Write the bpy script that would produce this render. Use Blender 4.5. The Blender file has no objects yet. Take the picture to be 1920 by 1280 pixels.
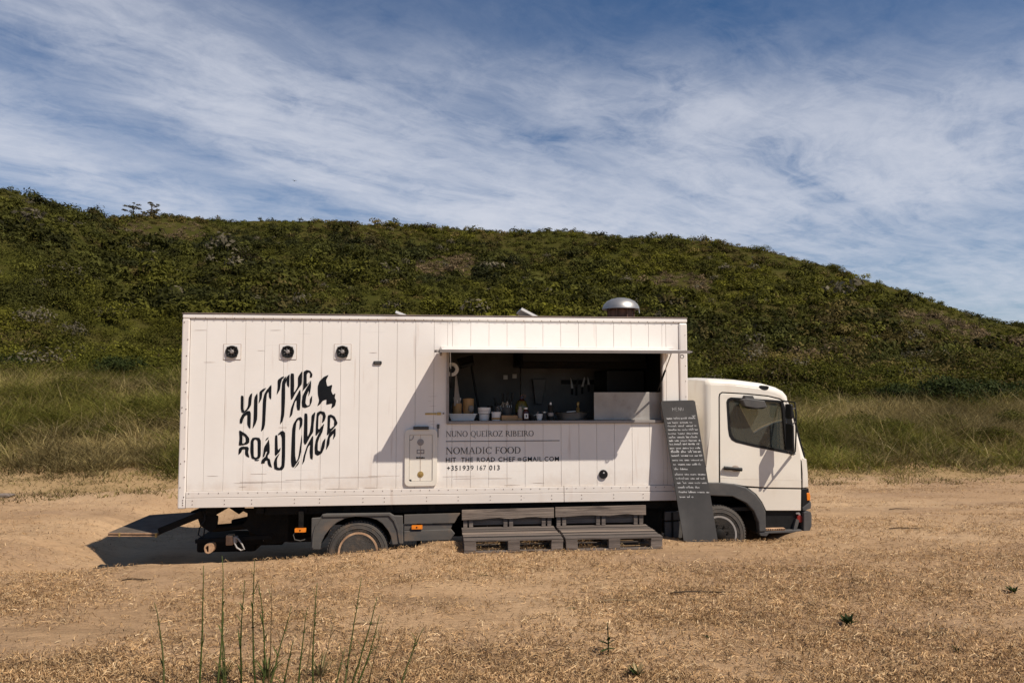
import bpy, bmesh, math, random
import numpy as np
from mathutils import Vector, Matrix
from mathutils.geometry import tessellate_polygon

random.seed(7)
rng = np.random.default_rng(7)
scene = bpy.context.scene
COL = scene.collection

# ------------------------------------------------------------------ camera, sky, sun, exposure
EYE = 2.0
FPX = 1387.0                                   # focal length in pixels of the 1920 px wide photograph
PITCH = math.atan(84 / FPX)
cam_d = bpy.data.cameras.new('camera')
cam_d.sensor_width = 36.0
cam_d.lens = FPX / 1920 * 36.0
cam_d.clip_start = 0.05
cam_d.clip_end = 4000
cam = bpy.data.objects.new('camera', cam_d)
COL.objects.link(cam)
cam.location = (0, 0, EYE)
cam.rotation_euler = (math.pi / 2 + PITCH, 0, 0)
scene.camera = cam

YAW = math.atan2(.67, 6.64)                    # the truck stands turned a little away from the camera
O0 = Vector((-4.2325, 9.491, 0.0))             # ground mark under the truck's rear near corner
CY, SY = math.cos(YAW), math.sin(YAW)

SUN_L = Vector((.58, -.56, 1.0)).normalized()  # towards the sun, in the truck's own axes
SUN_W = Vector((SUN_L.x * CY - SUN_L.y * SY, SUN_L.x * SY + SUN_L.y * CY, SUN_L.z))
sun_el = math.asin(SUN_W.z)
sun_az = math.atan2(SUN_W.x, SUN_W.y)
sd = bpy.data.lights.new('sun', 'SUN')
sd.energy = 5.0
sd.angle = math.radians(.5)
sd.color = (1.0, .905, .79)
sun = bpy.data.objects.new('sun', sd)
COL.objects.link(sun)
sun.rotation_euler = SUN_W.to_track_quat('Z', 'Y').to_euler()
sun.location = (20, -20, 40)

world = bpy.data.worlds.new('World')
scene.world = world
world.use_nodes = True
wn, wl = world.node_tree.nodes, world.node_tree.links
wn.clear()


def wnode(t, **kw):
    n = wn.new(t)
    for k, v in kw.items():
        setattr(n, k, v)
    return n


def wmath(op, a, b=None, c=None, clamp=False):
    n = wn.new('ShaderNodeMath')
    n.operation = op
    n.use_clamp = clamp
    for i, v in enumerate((a, b, c)):
        if v is None:
            continue
        if isinstance(v, (int, float)):
            n.inputs[i].default_value = v
        else:
            wl.new(v, n.inputs[i])
    return n.outputs[0]


def wnoise(vec, scale, detail=6, rough=.55, dist=0.0):
    n = wnode('ShaderNodeTexNoise', noise_dimensions='3D')
    n.inputs['Scale'].default_value = scale
    n.inputs['Detail'].default_value = detail
    n.inputs['Roughness'].default_value = rough
    n.inputs['Distortion'].default_value = dist
    wl.new(vec, n.inputs['Vector'])
    return n.outputs['Fac']


def wcomb(x, y, z):
    n = wn.new('ShaderNodeCombineXYZ')
    for i, v in enumerate((x, y, z)):
        if isinstance(v, (int, float)):
            n.inputs[i].default_value = v
        else:
            wl.new(v, n.inputs[i])
    return n.outputs[0]


def wsmooth(v, lo, hi):
    n = wnode('ShaderNodeMapRange', interpolation_type='SMOOTHSTEP')
    wl.new(v, n.inputs['Value'])
    n.inputs['From Min'].default_value = lo
    n.inputs['From Max'].default_value = hi
    return n.outputs['Result']


SKY_STRENGTH = .062
sky = wnode('ShaderNodeTexSky', sky_type='NISHITA')
sky.sun_disc = False
sky.sun_elevation = sun_el
sky.sun_rotation = sun_az
sky.altitude = 0
sky.air_density = 1.0
sky.dust_density = .6
sky.ozone_density = 1.6
tc = wn.new('ShaderNodeTexCoord')
sx = wn.new('ShaderNodeSeparateXYZ')
wl.new(tc.outputs['Generated'], sx.inputs[0])
dx, dy, dz = sx.outputs
zz = wmath('MAXIMUM', dz, 0.0)
den = wmath('ADD', zz, .12)
cu = wmath('DIVIDE', dx, den)
cv = wmath('DIVIDE', dy, den)
# cirrus is drawn out along one wind direction in the cloud layer
WA = math.radians(52)
along = wmath('ADD', wmath('MULTIPLY', cu, math.sin(WA)), wmath('MULTIPLY', cv, math.cos(WA)))
across = wmath('SUBTRACT', wmath('MULTIPLY', cu, math.cos(WA)), wmath('MULTIPLY', cv, math.sin(WA)))
warp = wnoise(wcomb(cu, cv, 3.1), .9, 4, .5)
warp2 = wnoise(wcomb(cu, cv, 9.7), 2.6, 5, .55)
ac = wmath('ADD', across, wmath('MULTIPLY_ADD', warp, .55, -.27))
al = wmath('ADD', along, wmath('MULTIPLY_ADD', warp2, .5, -.25))
n_big = wnoise(wcomb(wmath('MULTIPLY', al, .30), wmath('MULTIPLY', ac, .75), 1.3), 1.0, 4, .5)
n_mid = wnoise(wcomb(wmath('MULTIPLY', al, .9), wmath('MULTIPLY', ac, 2.6), 5.2), 1.0, 8, .60, .15)
n_fib = wnoise(wcomb(wmath('MULTIPLY', al, 2.6), wmath('MULTIPLY', ac, 7.0), 7.9), 1.0, 8, .62, .25)
# where the photographed sky carries its banks of cirrus (azimuth and elevation, radians)
az = wmath('ARCTAN2', dx, dy)
el = wmath('ARCSINE', wmath('MINIMUM', wmath('MAXIMUM', dz, -1.0), 1.0))


def bank(a0, e0, slope, half, a_lo, a_hi, amount):
    line = wmath('ADD', wmath('MULTIPLY', wmath('SUBTRACT', az, a0), slope), e0)
    d = wmath('DIVIDE', wmath('SUBTRACT', el, line), half)
    d = wmath('ADD', d, wmath('MULTIPLY_ADD', n_mid, 2.4, -1.2))
    g = wmath('EXPONENT', wmath('MULTIPLY', wmath('MULTIPLY', d, d), -1.0))
    ends = wmath('MULTIPLY', wsmooth(az, a_lo - .22, a_lo + .12), wmath('SUBTRACT', 1.0, wsmooth(az, a_hi - .12, a_hi + .22)))
    return wmath('MULTIPLY', wmath('MULTIPLY', g, ends), amount)


banks = None
for b in (
        (-.60, .485, -.36, .060, -1.1, .02, .50),      # upper left streamer
        (-.60, .410, -.34, .045, -1.1, -.25, .30),
        (-.60, .265, -.40, .055, -1.2, .05, .80),       # low bank over the left hill
        (-.30, .300, -.38, .045, -.40, .12, .42),       # feather running down to the middle
        (.10, .225, .05, .060, -.10, .60, .55),         # broad veil right of centre
        (.42, .310, -.06, .075, .16, .95, .50),
        (.35, .140, -.02, .070, -.30, 1.1, .48),
        (.02, .395, -.16, .040, -.12, .40, .26)):
    v = bank(*b)
    banks = v if banks is None else wmath('ADD', banks, v)
veil = wmath('MULTIPLY', wsmooth(n_big, .44, .72), .22)
haze_low = wmath('MULTIPLY', wmath('EXPONENT', wmath('MULTIPLY', zz, -6.0)), .34)
body = wmath('ADD', wmath('ADD', banks, veil), .075)
n_wsp = wnoise(wcomb(wmath('MULTIPLY', al, 5.5), wmath('MULTIPLY', ac, 11.0), 2.2), 1.0, 7, .68, .5)
n_cur = wnoise(wcomb(cu, cv, 6.6), 4.2, 9, .68, .35)
tex = wmath('ADD', wmath('MULTIPLY', wsmooth(n_mid, .34, .70), .66), wmath('MULTIPLY', wsmooth(n_fib, .30, .72), .40))
tex = wmath('ADD', tex, wmath('MULTIPLY', wsmooth(n_wsp, .34, .70), .30))
tex = wmath('ADD', tex, wmath('MULTIPLY', wsmooth(n_cur, .40, .66), .40))
cloud = wmath('MULTIPLY', body, wmath('ADD', tex, .06))
cloud = wmath('ADD', cloud, haze_low)
cloud = wmath('MULTIPLY', wmath('SUBTRACT', 1.0, wmath('EXPONENT', wmath('MULTIPLY', wmath('MAXIMUM', wmath('SUBTRACT', cloud, .045), 0.0), -1.45))), .93)
above = wsmooth(dz, -.02, .02)
cloud = wmath('MULTIPLY', cloud, above)
mix = wnode('ShaderNodeMix', data_type='RGBA')
wl.new(cloud, mix.inputs[0])
tint = wnode('ShaderNodeMix', data_type='RGBA', blend_type='MULTIPLY')
tint.inputs[0].default_value = 1.0
wl.new(sky.outputs[0], tint.inputs[6])
tint.inputs[7].default_value = (.56, .88, 1.18, 1)
wl.new(tint.outputs[2], mix.inputs[6])
CLOUD = tuple(c / SKY_STRENGTH for c in (.64, .66, .73))
mix.inputs[7].default_value = (*CLOUD, 1)
bg = wn.new('ShaderNodeBackground')
bg.inputs['Strength'].default_value = SKY_STRENGTH
wl.new(mix.outputs[2], bg.inputs['Color'])
wo = wn.new('ShaderNodeOutputWorld')
wl.new(bg.outputs[0], wo.inputs['Surface'])

scene.view_settings.view_transform = 'Standard'
scene.view_settings.look = 'None'
scene.view_settings.exposure = 0.10
scene.view_settings.gamma = 1.0
scene.view_settings.use_curve_mapping = False


# ------------------------------------------------------------------ helpers: places
def tw(lx, ly, lz=0.0):
    """A point in the truck's axes (x along it from the rear, y away from the camera, z up) as a world point."""
    return Vector((O0.x + lx * CY - ly * SY, O0.y + lx * SY + ly * CY, lz))


def wp(px, py, yo=0.0):
    """The point (x, z) of the truck plane y = yo that the photograph shows at pixel px, py."""
    x, z = (px - 960) / FPX, -(py - 640) / FPX
    c, s = math.cos(PITCH), math.sin(PITCH)
    d = Vector((x, c - z * s, s + z * c))
    w = Vector((-SY, CY, 0))
    t = (yo + O0.dot(w)) / d.dot(w)
    p = Vector((0, 0, EYE)) + d * t - O0
    return (p.x * CY + p.y * SY, p.z)


def local_xy(X, Y):
    rx, ry = X - O0.x, Y - O0.y
    return rx * CY + ry * SY, -rx * SY + ry * CY


def sstep(v, a, b):
    t = np.clip((v - a) / (b - a), 0, 1)
    return t * t * (3 - 2 * t)


_perm = rng.random((256, 256))


def vnoise(x, y):
    xi, yi = np.floor(x).astype(int), np.floor(y).astype(int)
    fx, fy = x - xi, y - yi
    fx, fy = fx * fx * (3 - 2 * fx), fy * fy * (3 - 2 * fy)
    a, b = _perm[xi & 255, yi & 255], _perm[(xi + 1) & 255, yi & 255]
    c, d = _perm[xi & 255, (yi + 1) & 255], _perm[(xi + 1) & 255, (yi + 1) & 255]
    return (a * (1 - fx) + b * fx) * (1 - fy) + (c * (1 - fx) + d * fx) * fy - .5


def fbm(x, y, o=4, gain=.5):
    s, a = 0, 1.0
    for k in range(o):
        s = s + a * vnoise(x * 2 ** k + 17.3 * k, y * 2 ** k + 5.1 * k)
        a *= gain
    return s


def sand_z(X, Y, rough=True):
    X, Y = np.asarray(X, float), np.asarray(Y, float)
    lx, ly = local_xy(X, Y)
    front = np.interp(lx, [-7, -1.2, 1.6, 3.2, 9], [-.14, -.18, -.11, -.015, -.005])
    z = front * sstep(ly, -4, -.8)
    z = z * (1 - sstep(ly, .5, 4)) + -.22 * sstep(ly, .5, 4)
    near0 = np.where((lx > 3.2) & (lx < 6.6), -.02, -.42)
    k = sstep(lx, 2.9, 3.3) * (1 - sstep(lx, 6.3, 6.6))
    e0 = -.45 + k * .45
    inside = np.clip((ly - e0) / .42, 0, 1)
    inside = inside * inside * (3 - 2 * inside)
    inside = inside * (1 - sstep(ly, 4.6, 7.5)) * sstep(lx, -2.6, -1.2) * (1 - sstep(lx, 7.4, 8.3))
    depth = np.interp(lx, [-2, 2.2, 7.1], [.34, .35, .33])
    z = z - depth * inside
    if rough:
        amp = (1 - .6 * sstep(Y, 14, 40)) * (1 - .75 * sstep(lx, 3.2, 3.6) * (1 - sstep(lx, 7.0, 7.3)) * sstep(ly, -1.3, -.95))
        wob = .25 * np.sin(X * .35) + .5 * fbm(X * .12, Y * .05, 2)
        for c0, dpt in ((1.35, .035), (3.1, .04), (4.4, .025)):
            d = (ly - c0 - wob + .004 * (lx - 3) ** 2 * np.sign(lx - 3) * .5) / .15
            z = z - dpt * (np.exp(-d * d) - .45 * np.exp(-(np.abs(d) - 1.7) ** 2 * 2)) * (1 - sstep(lx, -1.6, -1.0) * (1 - sstep(lx, 8.6, 9.2)))
        z = z + amp * (.032 * fbm(X * .55, Y * .55, 3) + .032 * fbm(X * 2.1 + 9, Y * 2.1, 4) + .014 * fbm(X * 9, Y * 9, 2))
    return z


# the slope behind: where the grass starts, how high the grassy bank and the ridge stand (a = X / Y)
def a_of(px):
    return (px - 960) / FPX


A_B = np.array([a_of(p) for p in (-300, 0, 350, 960, 1500, 1920, 2300)])
YB = np.array([14.8, 15.4, 16.2, 17.6, 17.8, 18.2, 18.2])
ZT = np.array([2.35, 2.3, 1.95, 1.4, .95, .95, .95])
Y_T = 29.0
RIDGE_PX = np.array([-400, -150, 0, 60, 130, 190, 290, 420, 560, 680, 790, 900, 980, 1100, 1250, 1350, 1400, 1440, 1500, 1560, 1620, 1700, 1780, 1850, 1920, 2100, 2400])
RIDGE_PY = np.array([262, 306, 346, 366, 384, 384, 390, 402, 415, 422, 427, 427, 434, 430, 435, 442, 443, 447, 463, 480, 500, 526, 554, 580, 592, 630, 670])
RIDGE_Y = np.interp(RIDGE_PX, [-400, 0, 120, 200, 900, 1400, 1920, 2400], [56, 58, 60, 84, 92, 84, 72, 66])


def bank_z(X, Y):
    a = X / np.maximum(Y, 4)
    yb, zt = np.interp(a, A_B, YB), np.interp(a, A_B, ZT)
    s = np.clip((Y - yb) / (Y_T - yb), -.2, 1.4)
    z = -.24 + (zt + .24) * np.where(s < 0, s * 6, np.minimum(s, 1) ** 1.15 + np.maximum(s - 1, 0) * .3)
    return z + .30 * fbm(X * .35, Y * .35, 3) * np.clip(s, 0, 1)


def hill_z(X, Y):
    a = X / np.maximum(Y, 4)
    ar = (RIDGE_PX - 960) / FPX
    R = np.interp(a, ar, RIDGE_Y)
    e1 = (724 - np.interp(a, ar, RIDGE_PY)) / FPX - .30 / R
    e0 = (np.interp(a, A_B, ZT) - EYE) / Y_T
    s = (Y - Y_T) / (R - Y_T)
    t = np.clip(s, 0, 1)
    e = e0 + (e1 - e0) * (t * 1.35 - .35 * t * t)
    z = EYE + np.minimum(Y, R) * e
    z = z - np.maximum(Y - R, 0) * .28
    lump = np.clip(t * 4, 0, 1) * (1 - .6 * np.clip(t, 0, 1))
    return z + lump * (4.2 * fbm(X * .065, Y * .055, 3) + .8 * fbm(X * .3 + 4, Y * .3, 2)) - .35


# ------------------------------------------------------------------ helpers: materials
def lin(r, g, b):
    f = lambda c: ((c / 255 + .055) / 1.055) ** 2.4 if c > 10 else c / 255 / 12.92
    return (f(r), f(g), f(b))


def material(name, c0, c1=None, rough=.6, metal=0.0, scale=6.0, stretch=(1, 1, 1), bump=0.0, bump_scale=None, lo=.35, hi=.68,
             spec=.5, coat=0.0, detail=6, attr=None):
    """A procedural surface: two colours of the thing itself mixed by noise, with fine relief."""
    m = bpy.data.materials.new(name)
    m.use_nodes = True
    nt = m.node_tree
    N, Lk = nt.nodes, nt.links
    p = N['Principled BSDF']
    p.inputs['Roughness'].default_value = rough
    p.inputs['Metallic'].default_value = metal
    p.inputs['Specular IOR Level'].default_value = spec
    p.inputs['Coat Weight'].default_value = coat
    t = N.new('ShaderNodeTexCoord')
    mp = N.new('ShaderNodeMapping')
    mp.inputs['Scale'].default_value = stretch
    Lk.new(t.outputs['Object'], mp.inputs[0])
    n = N.new('ShaderNodeTexNoise')
    n.inputs['Scale'].default_value = scale
    n.inputs['Detail'].default_value = detail
    n.inputs['Roughness'].default_value = .62
    Lk.new(mp.outputs[0], n.inputs['Vector'])
    mr = N.new('ShaderNodeMapRange')
    mr.inputs['From Min'].default_value = lo
    mr.inputs['From Max'].default_value = hi
    Lk.new(n.outputs['Fac'], mr.inputs['Value'])
    mx = N.new('ShaderNodeMix')
    mx.data_type = 'RGBA'
    mx.inputs[6].default_value = (*c0, 1)
    mx.inputs[7].default_value = (*(c1 or tuple(c * .8 for c in c0)), 1)
    Lk.new(mr.outputs[0], mx.inputs[0])
    out = mx.outputs[2]
    if attr:
        at = N.new('ShaderNodeAttribute')
        at.attribute_name = attr
        mu = N.new('ShaderNodeMix')
        mu.data_type = 'RGBA'
        mu.blend_type = 'MULTIPLY'
        mu.inputs[0].default_value = 1.0
        Lk.new(out, mu.inputs[6])
        Lk.new(at.outputs['Color'], mu.inputs[7])
        out = mu.outputs[2]
    Lk.new(out, p.inputs['Base Color'])
    rr = N.new('ShaderNodeMapRange')
    rr.inputs['To Min'].default_value = max(rough - .1, .02)
    rr.inputs['To Max'].default_value = min(rough + .1, 1)
    Lk.new(n.outputs['Fac'], rr.inputs['Value'])
    Lk.new(rr.outputs[0], p.inputs['Roughness'])
    if bump:
        nb = N.new('ShaderNodeTexNoise')
        nb.inputs['Scale'].default_value = bump_scale or scale * 6
        nb.inputs['Detail'].default_value = 5
        Lk.new(mp.outputs[0], nb.inputs['Vector'])
        bu = N.new('ShaderNodeBump')
        bu.inputs['Strength'].default_value = bump
        bu.inputs['Distance'].default_value = .02
        Lk.new(nb.outputs['Fac'], bu.inputs['Height'])
        Lk.new(bu.outputs[0], p.inputs['Normal'])
    return m


def chain(m):
    """Nodes, links, the shader and the colour feeding it, to lay wear over a material."""
    nt = m.node_tree
    p = nt.nodes['Principled BSDF']
    return nt.nodes, nt.links, p, p.inputs['Base Color'].links[0].from_socket


def wear(m, colour, scale, stretch, lo, hi, amount, seed=0.0):
    N, Lk, p, src = chain(m)
    t = N.new('ShaderNodeTexCoord')
    mp = N.new('ShaderNodeMapping')
    mp.inputs['Scale'].default_value = stretch
    mp.inputs['Location'].default_value = (seed, seed * 1.7, seed * .6)
    Lk.new(t.outputs['Object'], mp.inputs[0])
    n = N.new('ShaderNodeTexNoise')
    n.inputs['Scale'].default_value = scale
    n.inputs['Detail'].default_value = 5
    Lk.new(mp.outputs[0], n.inputs['Vector'])
    r = N.new('ShaderNodeMapRange')
    r.inputs['From Min'].default_value = lo
    r.inputs['From Max'].default_value = hi
    r.inputs['To Max'].default_value = amount
    Lk.new(n.outputs['Fac'], r.inputs['Value'])
    mx = N.new('ShaderNodeMix')
    mx.data_type = 'RGBA'
    mx.inputs[7].default_value = (*colour, 1)
    Lk.new(r.outputs[0], mx.inputs[0])
    Lk.new(src, mx.inputs[6])
    Lk.new(mx.outputs[2], p.inputs['Base Color'])
    return m


def blades_material(name, rough=.7, trans=.25):
    """Leaves and blades: their colour is their own (attribute 'tone'), with a little light coming through."""
    m = bpy.data.materials.new(name)
    m.use_nodes = True
    N, Lk = m.node_tree.nodes, m.node_tree.links
    p = N['Principled BSDF']
    p.inputs['Roughness'].default_value = rough
    p.inputs['Specular IOR Level'].default_value = .08
    at = N.new('ShaderNodeAttribute')
    at.attribute_name = 'tone'
    t = N.new('ShaderNodeTexCoord')
    n = N.new('ShaderNodeTexNoise')
    n.inputs['Scale'].default_value = 3.0
    Lk.new(t.outputs['Object'], n.inputs['Vector'])
    r = N.new('ShaderNodeMapRange')
    r.inputs['From Min'].default_value = .3
    r.inputs['From Max'].default_value = .7
    r.inputs['To Min'].default_value = .8
    r.inputs['To Max'].default_value = 1.2
    Lk.new(n.outputs['Fac'], r.inputs['Value'])
    mu = N.new('ShaderNodeVectorMath')
    mu.operation = 'SCALE'
    Lk.new(at.outputs['Color'], mu.inputs[0])
    Lk.new(r.outputs[0], mu.inputs['Scale'])
    Lk.new(mu.outputs[0], p.inputs['Base Color'])
    if trans:
        tr = N.new('ShaderNodeBsdfTranslucent')
        Lk.new(mu.outputs[0], tr.inputs['Color'])
        ms = N.new('ShaderNodeMixShader')
        ms.inputs[0].default_value = trans
        Lk.new(p.outputs[0], ms.inputs[1])
        Lk.new(tr.outputs[0], ms.inputs[2])
        Lk.new(ms.outputs[0], N['Material Output'].inputs['Surface'])
    return m


MT = {}


def paint(name, c0, c1, seed):
    m = material(name, c0, c1, rough=.42, scale=1.6, lo=.3, hi=.75, bump=.04, bump_scale=60)
    wear(m, lin(168, 128, 98), 2.2, (1.0, 1, .25), .62, .85, .28, seed)           # rusty bleed
    wear(m, lin(158, 116, 86), 1.5, (9, 1, .55), .66, .80, .34, seed + 5)          # thin rust runs
    wear(m, lin(120, 112, 104), 3.0, (.55, 1, 16), .69, .80, .35, seed + 3)        # long scuffs
    wear(m, lin(95, 85, 78), 20, (1, 1, 1), .76, .80, .7, seed + 9)                # chips
    return m


def grime(m, amount):
    """Road dirt splashed along the foot of the wall, in its own ragged shape."""
    N, Lk, p, src = chain(m)
    t = N.new('ShaderNodeTexCoord')
    s = N.new('ShaderNodeSeparateXYZ')
    Lk.new(t.outputs['Object'], s.inputs[0])
    n = N.new('ShaderNodeTexNoise')
    n.inputs['Scale'].default_value = 3.2
    n.inputs['Detail'].default_value = 7
    n.inputs['Roughness'].default_value = .7
    Lk.new(t.outputs['Object'], n.inputs['Vector'])
    a = N.new('ShaderNodeMath')
    a.operation = 'MULTIPLY_ADD'
    a.inputs[1].default_value = .9
    Lk.new(n.outputs['Fac'], a.inputs[0])
    Lk.new(s.outputs['Z'], a.inputs[2])
    r = N.new('ShaderNodeMapRange')
    r.inputs['From Min'].default_value = 1.32
    r.inputs['From Max'].default_value = 1.02
    r.inputs['To Max'].default_value = amount
    Lk.new(a.outputs[0], r.inputs['Value'])
    mx = N.new('ShaderNodeMix')
    mx.data_type = 'RGBA'
    mx.inputs[7].default_value = (*lin(176, 150, 124), 1)
    Lk.new(r.outputs[0], mx.inputs[0])
    Lk.new(src, mx.inputs[6])
    Lk.new(mx.outputs[2], p.inputs['Base Color'])
    return m


MT['white'] = paint('aged_white_paint', (.82, .775, .72), (.76, .71, .65), 1.0)
MT['rail'] = paint('rail_white_paint', (.81, .765, .71), (.74, .685, .63), 5.0)
grime(MT['white'], .34)
grime(MT['rail'], .22)
MT['post'] = wear(paint('post_white_paint', (.76, .71, .655), (.68, .61, .55), 8.0), lin(150, 100, 75), 5, (1, 1, .5), .62, .75, .7, 4)
MT['cab'] = material('cab_white_paint', (.78, .73, .64), (.73, .675, .58), rough=.30, scale=1.3, coat=.3)
wear(MT['cab'], lin(190, 160, 125), 3, (1, 1, .4), .58, .85, .35, 2)
MT['rivet'] = material('rusty_rivet', lin(110, 82, 66), lin(70, 55, 48), rough=.6, scale=30)
MT['seam'] = material('seam_dirt', lin(198, 180, 164), lin(150, 133, 119), rough=.8, scale=9)
MT['black'] = material('black_plastic', (.007, .007, .007), (.012, .012, .012), rough=.5, scale=15, spec=.25)
grime(MT['cab'], .16)
MT['vinyl'] = material('black_vinyl_print', (.006, .007, .009), (.010, .011, .013), rough=.6, scale=10, spec=.15)
MT['vinyl_grey'] = material('grey_vinyl_print', (.05, .045, .045), (.07, .06, .06), rough=.5, scale=10)
MT['dark_metal'] = material('chassis_black', (.006, .006, .006), (.016, .013, .010), rough=.7, scale=5, bump=.2, spec=.15)
MT['grey_plastic'] = material('grey_bumper_plastic', (.055, .053, .052), (.085, .078, .070), rough=.62, scale=6, bump=.1, bump_scale=120)
MT['guard'] = wear(material('dusty_side_guard', (.075, .068, .062), (.10, .09, .078), rough=.65, scale=5, stretch=(.4, 1, 2)), lin(150, 120, 90), 4, (1, 1, 1), .58, .8, .4, 3)
MT['lift_top'] = material('dusty_checker_plate', (.15, .118, .09), (.09, .072, .058), rough=.9, spec=.1, scale=5, bump=.2)
MT['rubber'] = wear(material('dusty_tyre', (.052, .045, .039), (.085, .07, .056), rough=.85, scale=8, bump=.2), lin(150, 118, 85), 6, (1, 1, 1), .56, .78, .35, 1)
MT['rim_brown'] = material('rusty_rim', lin(112, 76, 56), lin(66, 47, 38), rough=.7, scale=9)
MT['rim_lip'] = material('dusty_rim_lip', lin(205, 165, 128), lin(150, 116, 88), rough=.6, scale=9)
MT['rim_grey'] = material('silver_rim', (.42, .39, .36), (.33, .30, .27), rough=.45, metal=.2, scale=9)
MT['orange'] = material('orange_lens', (.85, .25, .02), (.7, .18, .015), rough=.25, scale=20, coat=.4)
MT['red'] = material('red_lens', (.25, .02, .015), (.18, .015, .012), rough=.3, scale=20)
MT['steel'] = material('stainless_steel', (.62, .60, .57), (.5, .48, .45), rough=.33, metal=.9, scale=4, stretch=(1, 1, 8))
MT['dull_steel'] = material('dull_cowl_steel', (.46, .44, .41), (.33, .31, .29), rough=.45, metal=.75, scale=5)
MT['sheet_steel'] = wear(material('worn_sheet_steel', (.40, .38, .355), (.31, .29, .265), rough=.5, metal=.25, scale=3), lin(105, 80, 65), 5, (1, 1, 1), .6, .74, .5, 6)
MT['inner'] = material('inner_grey_panel', (.13, .125, .118), (.09, .085, .08), rough=.5, scale=3)
MT['alu'] = material('aluminium_edge', (.33, .30, .28), (.24, .215, .20), rough=.5, metal=.35, scale=5, stretch=(.3, 1, 1))
MT['backsteel'] = material('dull_back_panel', (.13, .125, .12), (.09, .088, .084), rough=.45, metal=.2, scale=3)
MT['roof'] = material('weathered_roof_edge', lin(128, 112, 100), lin(92, 78, 70), rough=.7, scale=4, stretch=(.4, 1, 1))
MT['plain_white'] = material('white_ceramic', (.74, .72, .69), (.68, .66, .62), rough=.35, scale=8)
MT['brass'] = material('brass', (.52, .37, .14), (.40, .27, .10), rough=.42, metal=.6, scale=14)
MT['bamboo'] = material('bamboo', (.52, .31, .13), (.42, .235, .09), rough=.6, scale=9, stretch=(1, 1, .2))
MT['wood'] = material('board_wood', (.40, .235, .11), (.30, .17, .075), rough=.65, scale=7, stretch=(.3, 2, 2))
def woody(name, a, b):
    m = material(name, a, b, rough=.85, scale=5, stretch=(.25, 3, 5), bump=.5, bump_scale=16, lo=.38, hi=.66)
    wear(m, lin(60, 50, 45), 4, (.5, 2, 2.5), .56, .72, .75, 2)
    return m


MT['pallet'] = woody('weathered_pallet_wood', lin(116, 104, 95), lin(80, 71, 65))
MT['pallet_edge'] = material('dark_pallet_edge', lin(52, 46, 42), lin(34, 30, 28), rough=.95, scale=6)  # darker edge faces, so the gaps between boards read as dark lines
MT['pallet2'] = woody('pale_pallet_wood', lin(134, 119, 106), lin(94, 82, 74))
MT['pallet3'] = woody('dark_pallet_wood', lin(98, 88, 81), lin(66, 59, 54))
MT['slate'] = material('chalkboard_black', (.040, .039, .038), (.066, .062, .060), rough=.75, spec=.2, scale=2.6, lo=.3, hi=.72)
wear(MT['slate'], (.10, .095, .09), 3, (1, 1, .6), .52, .78, .5, 3)
MT['chalk'] = material('chalk', (.52, .51, .50), (.20, .198, .195), rough=.95, scale=26)
MT['dark_red'] = material('dark_red_sauce', (.05, .012, .010), (.035, .01, .009), rough=.25, scale=9)
MT['olive'] = material('olive_oil', (.10, .09, .012), (.07, .06, .01), rough=.2, scale=9)
MT['rag'] = material('grey_cloth', (.34, .31, .28), (.26, .24, .22), rough=.9, scale=9, bump=.3)
MT['leaf'] = blades_material('leaf')
MT['straw'] = blades_material('straw', .8, .15)
MT['bark'] = material('bark', (.10, .075, .055), (.06, .045, .032), rough=.9, scale=12, bump=.5)

glass = bpy.data.materials.new('window_glass')
glass.use_nodes = True
_N, _L = glass.node_tree.nodes, glass.node_tree.links
_p = _N['Principled BSDF']
_p.inputs['Base Color'].default_value = (.30, .33, .31, 1)
_p.inputs['Roughness'].default_value = .03
_p.inputs['Transmission Weight'].default_value = 1.0
_p.inputs['IOR'].default_value = 1.45
_tr = _N.new('ShaderNodeBsdfTransparent')
_tr.inputs['Color'].default_value = (.70, .74, .70, 1)
_gl = _N.new('ShaderNodeBsdfGlossy')
_gl.inputs['Roughness'].default_value = .02
_fr = _N.new('ShaderNodeFresnel')
_fr.inputs['IOR'].default_value = 1.6
_ms = _N.new('ShaderNodeMixShader')
_L.new(_fr.outputs[0], _ms.inputs[0])
_L.new(_tr.outputs[0], _ms.inputs[1])
_L.new(_gl.outputs[0], _ms.inputs[2])
_df = _N.new('ShaderNodeBsdfDiffuse')
_df.inputs['Color'].default_value = (.25, .275, .245, 1)          # grey-green diffuse haze mixed in to brighten the window
_m2 = _N.new('ShaderNodeMixShader')
_m2.inputs[0].default_value = .14
_L.new(_ms.outputs[0], _m2.inputs[1])
_L.new(_df.outputs[0], _m2.inputs[2])
_L.new(_m2.outputs[0], _N['Material Output'].inputs['Surface'])
MT['glass'] = glass


# ------------------------------------------------------------------ helpers: objects and shapes
def place(o, parent=None):
    COL.objects.link(o)
    if parent is not None:
        o.parent = parent
    return o


def tag(o, label=None, cat=None, group=None, kind=None):
    for k, v in (('label', label), ('category', cat), ('group', group), ('kind', kind)):
        if v:
            o[k] = v
    return o


def thing(name, label, cat, loc=(0, 0, 0), rz=0.0, group=None):
    o = bpy.data.objects.new(name, None)
    o.empty_display_size = .2
    place(o)
    o.location = loc
    o.rotation_euler = (0, 0, rz)
    return tag(o, label, cat, group)


def chaikin(p, n=1, k=.22):
    for _ in range(n):
        q = []
        for i in range(len(p)):
            a, b = p[i], p[(i + 1) % len(p)]
            q.append((a[0] * (1 - k) + b[0] * k, a[1] * (1 - k) + b[1] * k))
            q.append((a[0] * k + b[0] * (1 - k), a[1] * k + b[1] * (1 - k)))
        p = q
    return p


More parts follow.
